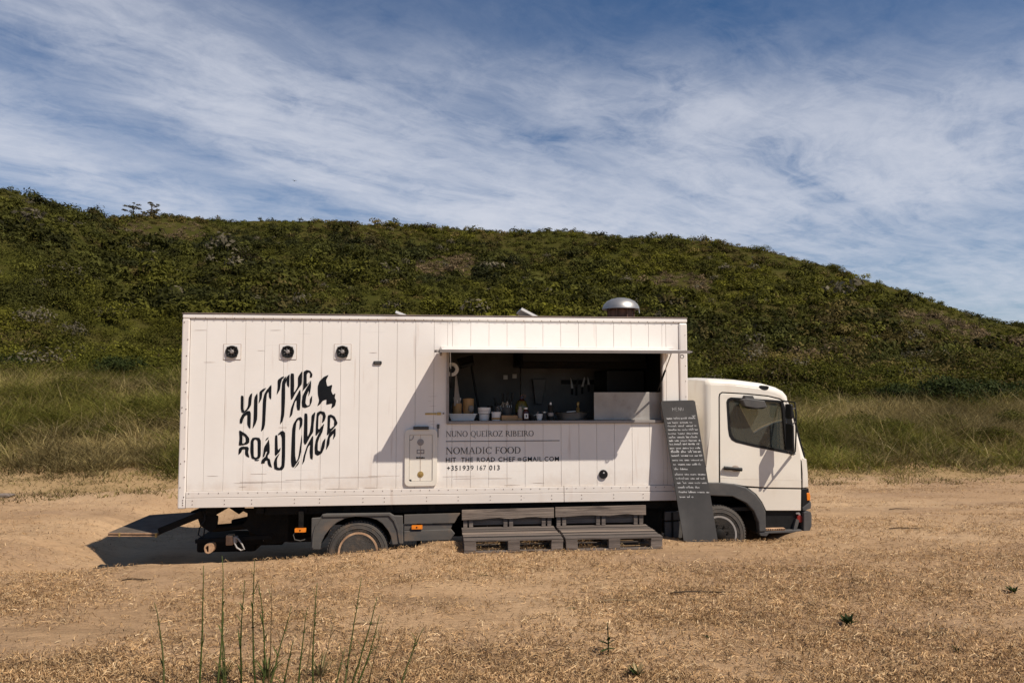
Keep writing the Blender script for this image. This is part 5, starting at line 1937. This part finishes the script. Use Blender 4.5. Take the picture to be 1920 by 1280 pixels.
oo = rr_uv(.09, .013)
k = len(oo)
bd = MB().add([bpt(u, v, .009) for u, v in oo] + [bpt(u, v, -.009) for u, v in oo], [tuple(range(k)), tuple(range(2 * k - 1, k - 1, -1))] + [(i, i + k, (i + 1) % k + k, (i + 1) % k) for i in range(k)])
part(bd, 'board', 'slate', cb)


def scribble(u0, u1, v, hgt, seed, words=None, thick=.0046):
    r = random.Random(seed)
    mb = MB()
    u = u0
    W = ux.length
    pts_all = []
    while u < u1 - .04:
        wl_ = r.uniform(.08, .26)
        e = min(u + wl_, u1)
        pts = []
        q = u
        up = True
        while q < e:
            tall = r.random() < .16
            pts.append((q, v - (hgt * (1.5 if tall else .75) if up else -hgt * .30) * r.uniform(.6, 1.1)))
            q += r.uniform(.010, .019)
            up = not up
        pts_all.append(pts)
        u = e + r.uniform(.025, .05)
    for pts in pts_all:
        for (a, b) in zip(pts[:-1], pts[1:]):
            p, q = bpt(a[0], a[1], .0105), bpt(b[0], b[1], .0105)
            d = (q - p).normalized()
            s = d.cross(nb) * (thick * .5)
            mb.add([p - s, q - s, q + s, p + s], [(0, 1, 2, 3)])
    return part(mb, 'chalk_line', 'chalk', cb)


# heading in capitals, then the handwritten lines as long as the photograph shows them
hm = MB()
hu, hv, hh_ = .30, .076, .024
for strokes in ([((0, 1), (0, 0)), ((0, 1), (.5, .4)), ((.5, .4), (1, 1)), ((1, 1), (1, 0))],
                [((0, 0), (0, 1)), ((0, 1), (.8, 1)), ((0, .5), (.7, .5)), ((0, 0), (.8, 0))],
                [((0, 0), (0, 1)), ((0, 1), (.9, 0)), ((.9, 0), (.9, 1))],
                [((0, 1), (.05, .1)), ((.05, .1), (.75, .1)), ((.75, .1), (.8, 1))]):
    for a, b in strokes:
        p, q = bpt(hu + a[0] * .06, hv - a[1] * hh_, .0105), bpt(hu + b[0] * .06, hv - b[1] * hh_, .0105)
        d = (q - p).normalized()
        s = d.cross(nb) * .0017
        hm.add([p - s, q - s, q + s, p + s], [(0, 1, 2, 3)])
    hu += .09
part(hm, 'chalk_heading', 'chalk', cb)
for i, (cy, u0, u1) in enumerate(((183, .84, .98), (205, .08, .97), (242, .09, .82), (272, .08, .93), (305, .07, .95), (338, .06, .93), (370, .05, .93), (400, .05, .97), (430, .05, .93), (465, .04, .95), (497, .05, .96),
                                   (530, .05, .95), (568, .05, .95), (605, .06, .88), (645, .06, .48), (690, .06, .96), (725, .07, .92), (762, .08, .96), (800, .08, .72), (840, .08, .98), (880, .09, .50))):
    scribble(u0, u1, (740 + cy / 4.571 - 751) / 264 + .006, (.0125 if i in (1, 8, 10) else .0100) * (.8 if i == 0 else 1), 100 + i, None, .0062 if 5 < i < 12 else .0050)


# ------------------------------------------------------------------ things standing on the serving counter
ZC = OZ0 - .007


def item(name, label, cat, px, yo, group=None, z=ZC):
    x = wp(px, 780, yo)[0]
    return thing(name, label, cat, tuple(tw(x, yo, z)), YAW, group)


def zpx(py, yo):
    return wp(960, py, yo)[1] - ZC


t = item('serving_tray', 'long white tray with flared sides at the left end of the serving counter', 'tray', 867, .26)
part(MB().add([(-.15, -.09, 0), (.15, -.09, 0), (.15, .09, 0), (-.15, .09, 0), (-.185, -.12, .085), (.185, -.12, .085), (.185, .12, .085), (-.185, .12, .085)],
              [(0, 3, 2, 1), (0, 1, 5, 4), (1, 2, 6, 5), (2, 3, 7, 6), (3, 0, 4, 7)]), 'tray_body', 'plain_white', t)
part(MB().plate([[(-.192, .083), (.192, .083), (.192, .091), (-.192, .091)]], -.128, -.118), 'tray_rim', 'plain_white', t)
t = item('bamboo_pot', 'shorter bamboo pot holding pale spoons, left of the taller one', 'pot', 857, .40)
part(MB().lathe([(.058, 0), (.062, .06), (.064, .225), (.054, .225), (.05, .03), (0, .03)], axis='z', n=20), 'pot_body', 'bamboo', t, smooth=True)
part(MB().lathe([(.0655, .07), (.0665, .075), (.0655, .08)], axis='z', n=20), 'pot_ring', 'wood', t)
for a, h in ((.2, .30), (1.9, .28), (3.3, .31), (4.6, .27)):
    part(MB().tube([(.0, 0, .05), (.045 * math.cos(a), .045 * math.sin(a), h)], [.006, .012], 6), 'spoon', 'plain_white', t)
t = item('bamboo_pot', 'taller bamboo pot behind the white tray, with a pale bag hanging on its side', 'pot', 878, .42)
part(MB().lathe([(.072, 0), (.076, .08), (.077, .29), (.066, .29), (.06, .03), (0, .03)], axis='z', n=20), 'pot_body', 'bamboo', t, smooth=True)
part(MB().lathe([(.067, .283), (.03, .298), (0, .30)], axis='z', n=16), 'pot_lid', 'wood', t, smooth=True)
part(MB().lathe([(.0, .10), (.03, .11), (.044, .15), (.03, .19), (0, .20)], c=(.035, -.075, 0), axis='z', n=10), 'hanging_bag', 'rag', t, smooth=True)
t = item('bowl_stack', 'stack of white bowls between the tray and the white tub', 'bowls', 908, .20)
part(MB().lathe([(.06, 0), (.068, .01), (.072, .085), (.064, .085), (.06, .02), (0, .02)], axis='z', n=24), 'bowl', 'plain_white', t, smooth=True)
part(MB().lathe([(.07, .087), (.084, .095), (.088, .172), (.08, .172), (.075, .105), (0, .10)], axis='z', n=24), 'bowl', 'plain_white', t, smooth=True)
part(MB().lathe([(.0885, .128), (.0895, .131), (.0885, .134)], axis='z', n=24), 'bowl_ring', 'alu', t)
t = item('food_tub', 'white tub with an orange label standing in front of the utensil holder', 'tub', 930.5, .13)
part(MB().lathe([(.056, 0), (.060, .012), (.062, .095), (0, .095)], axis='z', n=24), 'tub_body', 'plain_white', t, smooth=True)
part(MB().lathe([(.0612, .012), (.0627, .04), (.0618, .0405)], axis='z', n=24), 'tub_label', 'bamboo', t)
part(MB().lathe([(.066, .095), (.066, .112), (.06, .116), (0, .116)], axis='z', n=24), 'tub_lid', 'plain_white', t, smooth=True)
t = item('storage_jar', 'dark jar squeezed between the bowls and the white tub', 'jar', 919, .30)
part(MB().lathe([(.045, 0), (.048, .01), (.048, .15), (.038, .165), (0, .165)], axis='z', n=18), 'jar_body', 'black', t, smooth=True)
part(MB().lathe([(.04, .166), (.04, .19), (0, .19)], axis='z', n=18), 'jar_lid', 'dark_metal', t)
t = item('storage_jar', 'grey jar with a dark lid behind the white tub', 'jar', 934, .40)
part(MB().lathe([(.05, 0), (.05, .19), (0, .19)], axis='z', n=18), 'jar_body', 'inner', t, smooth=True)
part(MB().lathe([(.052, .191), (.052, .225), (0, .225)], axis='z', n=18), 'jar_lid', 'black', t)
t = item('utensil_holder', 'grey wire utensil holder full of black-handled tools', 'holder', 950, .34)
part(MB().lathe([(.065, 0), (.08, .05), (.085, .17), (.078, .17), (.07, .05), (0, .02)], axis='z', n=18), 'holder_cup', 'grey_plastic', t, smooth=True)
for k, (x, y, lean, h) in enumerate(((-.08, .01, -.09, .30), (-.045, .02, -.01, .36), (-.005, -.02, .02, .37), (.045, .02, .04, .37), (.03, -.02, .02, .28))):
    part(MB().tube([(x * .4, y, .04), (x + lean * .6, y, h - .12)], .006, 6), 'tool_shank', 'steel', t)
    part(MB().tube([(x + lean * .6, y, h - .12), (x + lean, y, h)], [.012, .015], 8), 'tool_handle', 'black', t)
for k in range(3):
    lp = [(-.01 + .045 * math.cos(a) + .03 * (k - 1), -.04 + .01 * k, .17 + .06 * math.sin(a)) for a in np.linspace(0, 6.283, 15)]
    part(MB().tube(lp, .004, 5), 'whisk_loop', 'steel', t)
t = item('wooden_box', 'low wooden box in front of the utensil holder', 'box', 956, .12)
part(MB().box(-.115, .10, -.05, .05, 0, .068), 'box_body', 'wood', t, bevel=.004)
part(MB().box(.102, .16, -.045, .05, 0, .034), 'box_step', 'wood', t, bevel=.004)
t = item('oil_jug', 'dark round-shouldered oil jug with yellowish oil and a loop handle', 'jug', 978, .34)
part(MB().lathe([(.085, 0), (.09, .02), (.09, .15), (.085, .19), (.06, .255), (.025, .285), (.02, .32), (0, .32)], axis='z', n=24), 'jug_body', 'dark_red', t, smooth=True)
part(MB().lathe([(.0905, .10), (.0915, .155), (.0868, .192), (.062, .255)], axis='z', n=24), 'oil_band', 'olive', t, smooth=True)
part(MB().tube([(.03, 0, .29), (.06, 0, .33), (.02, 0, .345), (-.01, 0, .325)], .008, 6), 'jug_handle', 'rivet', t, smooth=True)
t = item('milk_bottle', 'pale plastic bottle between the wooden box and the dark red sauce bottle', 'bottle', 975.5, .14)
part(MB().lathe([(.032, 0), (.034, .01), (.034, .135), (.018, .16), (.016, .185), (0, .185)], axis='z', n=18), 'bottle_body', 'rag', t, smooth=True)
t = item('sauce_bottle', 'dark red sauce bottle with a white label and pale cap', 'bottle', 986, .12)
part(MB().lathe([(.043, 0), (.046, .01), (.046, .10), (.03, .135), (.022, .15), (0, .15)], axis='z', n=20), 'bottle_body', 'dark_red', t, smooth=True)
part(MB().lathe([(.0235, .151), (.0235, .172), (0, .172)], axis='z', n=14), 'bottle_cap', 'plain_white', t)
part(MB().plate([rrect(-.026, .026, .025, .092, .006), rrect(-.009, .009, .042, .078, .003)], -.0495, -.041), 'bottle_label', 'plain_white', t)
t = item('black_saucepan', 'small black saucepan beside the sauce bottle', 'pan', 998, .16)
part(MB().lathe([(.05, 0), (.055, .01), (.058, .065), (.052, .065), (.048, .015), (0, .012)], axis='z', n=20), 'pan_body', 'black', t, smooth=True)
part(MB().tube([(.04, 0, .06), (.075, -.01, .10), (.082, -.01, .115)], .008, 6), 'pan_handle', 'alu', t)
t = item('white_cup', 'small white cup left of the dark pepper mill', 'cup', 1011, .16)
part(MB().lathe([(.03, 0), (.042, .03), (.05, .085), (.044, .085), (.03, .02), (0, .015)], axis='z', n=20), 'cup_body', 'plain_white', t, smooth=True)
part(MB().tube([(-.045, 0, .07), (-.08, 0, .06), (-.07, 0, .03), (-.04, 0, .03)], .007, 6), 'cup_handle', 'plain_white', t)
t = item('pepper_mill', 'dark pepper mill with a pale knob standing on the counter', 'pepper mill', 1032.5, .20)
part(MB().lathe([(.04, 0), (.042, .05), (.032, .11), (.04, .15), (.042, .20), (.03, .205), (0, .205)], axis='z', n=20), 'mill_body', 'black', t, smooth=True)
part(MB().lathe([(.012, .206), (.016, .225), (.010, .24), (0, .242)], axis='z', n=14), 'mill_knob', 'plain_white', t, smooth=True)
part(MB().lathe([(.0415, .055), (.0425, .085), (.037, .1)], axis='z', n=20), 'mill_band', 'alu', t)
t = item('glass_jar', 'squat dark glass jar left of the pepper mill', 'jar', 1021, .30)
part(MB().lathe([(.045, 0), (.048, .01), (.048, .085), (.04, .095), (0, .095)], axis='z', n=18), 'jar_body', 'grey_plastic', t, smooth=True)
part(MB().lathe([(.042, .096), (.042, .112), (0, .112)], axis='z', n=18), 'jar_lid', 'steel', t)
t = item('mixing_bowl', 'wide shallow grey bowl with tongs, left of the steel panel', 'bowl', 1071, .30)
part(MB().lathe([(.15, 0), (.17, .01), (.235, .095), (.242, .098), (.225, .095), (.16, .02), (0, .012)], axis='z', n=32), 'bowl_body', 'steel', t, smooth=True)
part(MB().bar((-.06, 0, .105), (.06, -.02, .115), .03, .012), 'tongs', 'plain_white', t)
part(MB().lathe([(0, .02), (.08, .05), (.05, .09), (0, .10)], c=(.08, .02, 0), axis='z', n=14), 'folded_cloth', 'rag', t, smooth=True)
t = item('brass_candlestick', 'brass bottle-shaped stand behind the wide bowl', 'stand', 1084, .48)
part(MB().lathe([(.045, 0), (.04, .02), (.016, .04), (.022, .12), (.032, .14), (.012, .17), (.024, .215), (.014, .24), (0, .25)], axis='z', n=18), 'stand_body', 'brass', t, smooth=True)
x, z = wp(847, 692.5, .30)
t = thing('paper_roll', 'white roll hanging at the upper left inside the serving hatch, loose end trailing down', 'paper roll', tuple(tw(x, .30, z)), YAW)
part(MB().lathe([(.048, -.05), (.094, -.05), (.094, .10), (.048, .10)], axis='y', n=28, close=True), 'roll', 'plain_white', t, smooth=True)
part(MB().lathe([(.045, -.09), (.045, .12)], axis='y', n=18), 'roll_core', 'black', t)
part(MB().add([(.05, .02, -.08), (.07, .10, -.08), (.125, .10, -.48), (.03, .02, -.50)], [(0, 1, 2, 3)]), 'loose_sheet', 'rag', t).modifiers.new('thick', 'SOLIDIFY').thickness = .004
(xa, za), (xb, zb) = wp(884, 686, .75), wp(904, 764, .75)
t = thing('long_broom', 'black broom with its head up, leaning inside the left part of the hatch', 'broom', tuple(tw(xb, .75, ZC)), YAW)
part(MB().tube([(0, 0, -.14), (xa - xb, .04, za - ZC)], .016, 8), 'handle', 'black', t)
hd = MB()
hm_ = Matrix.Translation((xa - xb, .04, za - ZC)) @ Matrix.Rotation(-.25, 4, 'Y')
hd.box(-.16, .05, -.05, .05, .0, .05, hm_)
part(hd, 'broom_head', 'black', t, bevel=.01)
bh = MB()
for k in range(40):
    bx = -.155 + .2 * (k % 20) / 19
    bh.bar(hm_ @ Vector((bx, -.03 + .06 * (k // 20), .045)), hm_ @ Vector((bx * 1.15, -.05 + .09 * (k // 20), .15)), .006, .006)
part(bh, 'bristles', 'dark_metal', t)
kn = (('white-bladed kitchen knife, leftmost on the magnetic bar', 1073, 707, 728, 740, -.03, 'plain_white'), ('dark kitchen knife, second from the left on the bar', 1081, 708, 725, 741, .02, 'grey_plastic'),
      ('broad bright kitchen knife in the middle of the bar', 1092, 706, 725, 738, .03, 'plain_white'), ('narrow kitchen knife at the right end of the bar', 1104, 706, 721, 734, -.02, 'steel'))
for lab, px, py0, py1, py2, ln, mat in kn:
    x, z1 = wp(px, py1, 2.20)
    z0, z2 = wp(px, py0, 2.20)[1], wp(px, py2, 2.20)[1]
    t = thing('kitchen_knife', lab, 'knife', tuple(tw(x, 2.20, z2)), YAW, 'knives on the magnetic bar')
    part(MB().plate([[(-.018, z1 - z2), (.022, z1 - z2), (.020 + ln, z0 - z2 - .03), (.004 + ln, z0 - z2)]], .014, .019), 'blade', mat, t)
    part(MB().box(-.014, .014, .004, .028, 0, z1 - z2), 'handle', 'black', t, bevel=.005)


# ------------------------------------------------------------------ plants and bits on the sand
def gpt(px, py):
    x, z = (px - 960) / FPX, -(py - 640) / FPX
    c, s = math.cos(PITCH), math.sin(PITCH)
    d = Vector((x, c - z * s, s + z * c))
    zg = 0.0
    for _ in range(6):
        t = (zg - EYE) / d.z
        p = Vector((0, 0, EYE)) + d * t
        zg = float(sand_z(np.array(p.x), np.array(p.y)))
    return Vector((p.x, p.y, zg))


GREEN = [(.085, .105, .030), (.065, .085, .022), (.12, .125, .045)]
DRY = [(.30, .22, .11), (.36, .27, .14), (.24, .17, .085)]


def toned(mb, name, parent, cols, spread=.15):
    me = bpy.data.meshes.new(name)
    me.from_pydata(mb.v, [], mb.f)
    me.materials.append(MT['leaf'])
    at = me.attributes.new('tone', 'FLOAT_COLOR', 'POINT')
    c = random.choice(cols)
    k = 1 + random.uniform(-spread, spread)
    at.data.foreach_set('color', np.tile(np.array((*[v * k for v in c], 1), np.float32), len(mb.v)))
    me.polygons.foreach_set('use_smooth', [True] * len(me.polygons))
    me.update()
    return place(bpy.data.objects.new(name, me), parent)


def leaf_blade(mb, p0, d, ln, w, droop, segs=5, up=Vector((0, 0, 1))):
    d = d.normalized()
    s = d.cross(up)
    s = s.normalized() if s.length > .01 else Vector((1, 0, 0))
    vs, fs = [], []
    for k in range(segs + 1):
        t = k / segs
        c = p0 + d * (ln * t) + Vector((0, 0, -droop * ln * t * t))
        ww = w * (.35 + 1.5 * t * (1 - t) + .3 * (1 - t)) * (1 - t ** 4) * .5
        vs += [c - s * ww, c + Vector((0, 0, -ww * .3)), c + s * ww]
        if k:
            b = 3 * (k - 1)
            fs += [(b, b + 1, b + 4, b + 3), (b + 1, b + 2, b + 5, b + 4)]
    mb.add(vs, fs)


stalks = (
    (323, 309, 1114, 5.00, 0, 'lone green stalk farthest left of the foreground grass, leaning left'),
    (388, 398, 1046, 4.95, 0, 'tall straight green stalk, second from the left'),
    (421, 423, 1034, 5.00, 0, 'tallest slim stalk in front of the pale ring, third from left'),
    (436, 425, 1137, 4.85, 0, 'shorter stalk crossing just right of the tallest one'),
    (438, 439, 1179, 4.70, 0, 'short straight stalk just right of the crossing pair'),
    (466, 474, 1073, 5.05, 0, 'thin stalk with a forked tip at the left of the thick tuft'),
    (492, 480, 1044, 4.95, 0, 'tall forked stalk rising from the middle of the thick tuft'),
    (503, 493, 1085, 4.90, 0, 'stalk leaning left beside the tall forked one'),
    (514, 517, 1084, 4.95, 1, 'reddish thin stalk standing upright right of the tall forked one'),
    (513, 552, 1127, 4.80, 0, 'stalk slanting right out of the thick tuft'),
    (543, 565, 1179, 4.70, 0, 'short wide-bladed stalk between the two tufts'),
    (569, 579, 1132, 4.80, 0, 'dark upright stalk with a cut tip left of the fork-topped one'),
    (577, 601, 1103, 4.95, 1, 'brownish stalk leaning right behind the dark cut-tipped one'),
    (598, 607, 1077, 4.90, 0, 'stout green stalk with a fork at the top, in the middle of the right tuft'),
    (606, 632, 1140, 5.10, 1, 'pale dry stalk leaning right, behind the stout forked one'),
    (627, 655, 1196, 4.70, 0, 'short dark stalk bent to the right beside the stout forked one'),
    (652, 680, 1076, 4.85, 0, 'tall dark green stalk with joints, right of the right tuft'),
    (660, 713, 1106, 4.85, 0, 'long stalk slanting right, upper of the two parallel slanting stalks'),
    (666, 716, 1140, 4.80, 0, 'long stalk slanting right, lower of the two parallel slanting stalks'),
    (695, 725, 1151, 4.95, 1, 'thin brownish stalk slanting right, third from the right'),
    (708, 764, 1176, 4.90, 1, 'thin slanting stalk with a kink, second from the right'),
    (753, 797, 1164, 4.95, 0, 'dark slanting stalk farthest right of the foreground grass'),
)
for bpx, tpx, tpy, Y, dry, lab in stalks:
    bx = (bpx - 960) / FPX * Y
    bz = float(sand_z(np.array(bx), np.array(Y)))
    tx_ = (tpx - 960) / FPX * Y
    tz_ = EYE + (724 - tpy) / FPX * Y
    # the base is below the frame: carry the visible slant down to the ground
    ez = EYE + (724 - 1280) / FPX * Y
    k = (ez - bz) / max(tz_ - ez, .1)
    bx2 = bx - (tx_ - bx) * k * .6
    t = thing('grass_stalk', lab, 'grass stalk', (bx2, Y, bz - .01), 0, 'tall stalks in the foreground')
    top = Vector((tx_ - bx2, random.uniform(-.08, .08), tz_ - bz))
    bow = Vector((random.uniform(-.02, .02), random.uniform(-.03, .03), 0))
    P = []
    for i in range(9):
        f = i / 8
        P.append(top * f + bow * (4 * f * (1 - f)) + Vector((random.uniform(-.0025, .0025), 0, 0)))
    P[0] = Vector((0, 0, -.02))
    r0 = .0078 if not dry else .0055
    mb = MB()
    mb.tube(P, [r0 * (1 - .72 * i / 8) for i in range(9)], 6)
    for i in (2, 4, 6):
        mb.lathe([(r0 * .8, -.004), (r0 * 1.35, 0), (r0 * .8, .004)], tuple(P[i]), 'z', 6)
    toned(mb, 'stem', t, DRY[2:] + [(.14, .10, .045)] if dry else GREEN)
    for i in random.sample((1, 2, 3, 4, 5, 6), 5 if not dry else 3):
        lb = MB()
        d = Vector((random.choice((-1, 1)) * random.uniform(.15, .6), random.uniform(-.3, .3), 1))
        leaf_blade(lb, P[i], d, random.uniform(.07, .18), .014, random.uniform(.1, .5))
        toned(lb, 'leaf', t, GREEN if not dry else DRY)
    if 'fork' in lab:
        lb = MB()
        leaf_blade(lb, P[7], Vector((-.35, .05, 1)), .10, .006, .05)
        toned(lb, 'leaf', t, GREEN)


def tuft(name, px, py, label, cat, n, ln, w, spread, cols, group=None, droop=.3, steep=.6):
    p = gpt(px, py)
    t = thing(name, label, cat, tuple(p), 0, group)
    for k in range(n):
        a = 6.283 * k / n + random.uniform(-.4, .4)
        d = Vector((math.cos(a) * spread, math.sin(a) * spread, random.uniform(steep * .5, steep * 1.5)))
        lb = MB()
        leaf_blade(lb, Vector((0, 0, -.005)), d, ln * random.uniform(.6, 1.2), w, droop)
        toned(lb, 'leaf', t, cols, .3)
    return t


DG = [(.035, .055, .018), (.05, .07, .022), (.025, .04, .014)]
tuft('low_weed', 1590, 1170, 'dark green spiky weed on the sand below the cab, the larger rosette at the right', 'weed', 26, .14, .038, .8, DG, steep=1.3)
tuft('low_weed', 1900, 1110, 'small dark weed at the right edge of the picture', 'weed', 18, .12, .03, .8, DG, steep=1.2)
tuft('low_weed', 1795, 1222, 'tiny spiky weed right of the dry curled leaf', 'weed', 9, .09, .014, .5, DG, steep=1.0)
tuft('low_weed', 1195, 1270, 'dark weed with dry grass at the bottom edge, below the sprout', 'weed', 26, .14, .026, .7, DG + DRY, steep=1.2)
tuft('low_weed', 1073, 1140, 'faint green sprig on the sand left of the other low sprigs', 'weed', 9, .07, .008, 1.2, GREEN, droop=.5)
tuft('low_weed', 1180, 1143, 'faint green sprig in the middle of the row of low sprigs', 'weed', 8, .06, .008, 1.2, GREEN, droop=.5)
tuft('low_weed', 1236, 1144, 'faint green sprig at the right of the row of low sprigs', 'weed', 10, .08, .008, 1.3, GREEN, droop=.5)
tuft('low_weed', 1326, 1195, 'dark little weed alone between the sprout and the large rosette', 'weed', 8, .06, .02, .9, DG)
tuft('low_weed', 905, 1078, 'dark flat weed on the sand in front of the left bench', 'weed', 9, .09, .018, 1.2, DG, droop=.5)
tuft('dry_grass_fan', 217, 893, 'pale dry fan of grass standing at the edge of the bank, left of the box', 'dry grass', 16, .75, .020, .28, DRY, droop=.05, steep=1.1)
tuft('grass_tuft', 500, 1275, 'low green grass tuft at the foot of the tall forked stalk', 'grass tuft', 36, .30, .010, .45, GREEN, droop=.4, steep=1.0)
tuft('grass_tuft', 600, 1272, 'low green and dry grass tuft at the foot of the stout forked stalk', 'grass tuft', 40, .27, .009, .5, GREEN + DRY, droop=.4, steep=1.0)
tuft('grass_tuft', 420, 1278, 'low grass tuft at the foot of the tallest slim stalk', 'grass tuft', 26, .24, .009, .45, GREEN, droop=.35, steep=1.0)
p = gpt(1140, 1228)
t = thing('leafy_sprout', 'dark sprout with one tall upright leaf standing alone on the sand', 'sprout', tuple(p), 0)
mb = MB()
mb.tube([(0, 0, -.01), (.004, 0, .10), (-.004, 0, .24)], [.006, .005, .003], 6)
toned(mb, 'stem', t, DG)
for z, d, ln, w in ((.09, (.5, -.2, .35), .07, .04), (.085, (-.5, .1, .2), .075, .04), (.11, (.1, -.4, .5), .06, .034), (.05, (-.6, -.2, -.1), .085, .034), (.05, (.6, 0, .1), .06, .03), (.10, (.02, 0, 1), .17, .026)):
    lb = MB()
    leaf_blade(lb, Vector((0, 0, z)), Vector(d), ln, w, .1)
    toned(lb, 'leaf', t, DG)
p = gpt(1760, 1190)
t = thing('dry_leaf', 'dry curled grey leaf lying on the sand at the right', 'leaf', tuple(p), .3)
lb = MB()
leaf_blade(lb, Vector((-.07, 0, .012)), Vector((1, .1, .55)), .12, .045, .75)
leaf_blade(lb, Vector((.02, 0, .05)), Vector((1, -.2, .4)), .09, .02, .9)
toned(lb, 'leaf_blade', t, [(.13, .11, .08)])
mb = MB()
mb.tube([(-.10, 0, .006), (-.02, .01, .02), (.11, 0, .008)], [.006, .005, .003], 6)
toned(mb, 'leaf_stalk', t, [(.09, .065, .04)])
for px, py, ln, a, lab in ((258, 1088, .34, .05, 'dark twig on the sand at the left, in front of the truck shadow'), (1690, 955, .45, .1, 'dark twig on the sand right of the cab'),
                           (1700, 992, .5, -.05, 'dark low twig on the sand right of the bumper'), (1165, 1128, .45, .12, 'pale stick lying on the sand in front of the right bench'),
                           (690, 1170, .3, .2, 'short pale stick among the slanting stalks'), (1320, 1112, .7, .04, 'long thin brown stick lying on the sand in front of the menu board')):
    p = gpt(px, py)
    t = thing('fallen_twig', lab, 'twig', tuple(p + Vector((0, 0, .008))), a)
    mb = MB()
    mb.tube([(-ln / 2, 0, 0), (-ln * .2, .012, .012), (ln * .15, -.01, .008), (ln / 2, .015, .002)], [.007, .009, .007, .003], 6)
    mb.tube([(ln * .05, -.004, .008), (ln * .25, -.05, .02)], [.005, .002], 5)
    toned(mb, 'twig_stem', t, [(.36, .26, .15)] if 'pale' in lab else [(.10, .07, .045)])
p = gpt(8, 931)
t = thing('pale_slab', 'pale flat stone slab at the left edge where sand meets grass', 'stone', tuple(p), .2)
part(MB().plate([chaikin([(-.45, 0), (.10, 0), (.16, .03), (.05, .06), (-.45, .05)], 1)], -.15, .15), 'slab', 'pallet2', t, bevel=.02)

# a bird high over the ridge
by = 42.0
t = thing('flying_bird', 'tiny dark bird flying in the sky above the left part of the hill', 'bird', ((546 - 960) / FPX * by, by, EYE + (724 - 334) / FPX * by), .5)
part(MB().lathe([(0, -.11), (.018, -.09), (.032, -.03), (.030, .03), (.014, .09), (0, .13)], axis='y', n=10), 'body', 'dark_metal', t, smooth=True)
t.scale = (.65, .65, .65)
for s in (-1, 1):
    part(MB().add([(0, -.05, .015), (s * .10, -.03, .055), (s * .22, .03, .02), (s * .10, .04, .05), (0, .05, .015), (0, -.05, .005), (s * .10, -.03, .047), (s * .22, .03, .016), (s * .10, .04, .042), (0, .05, .005)],
                  [(0, 1, 3, 4), (1, 2, 3), (5, 9, 8, 6), (6, 8, 7), (0, 5, 6, 1), (1, 6, 7, 2), (2, 7, 8, 3), (3, 8, 9, 4)]), 'wing', 'grey_plastic', t)
part(MB().add([(-.02, .11, 0), (.02, .11, 0), (.04, .19, .004), (-.04, .19, .004), (-.02, .11, -.006), (.02, .11, -.006), (.04, .19, -.002), (-.04, .19, -.002)], [(0, 1, 2, 3), (4, 7, 6, 5), (0, 4, 5, 1), (2, 6, 7, 3), (1, 5, 6, 2), (0, 3, 7, 4)]), 'tail', 'grey_plastic', t)
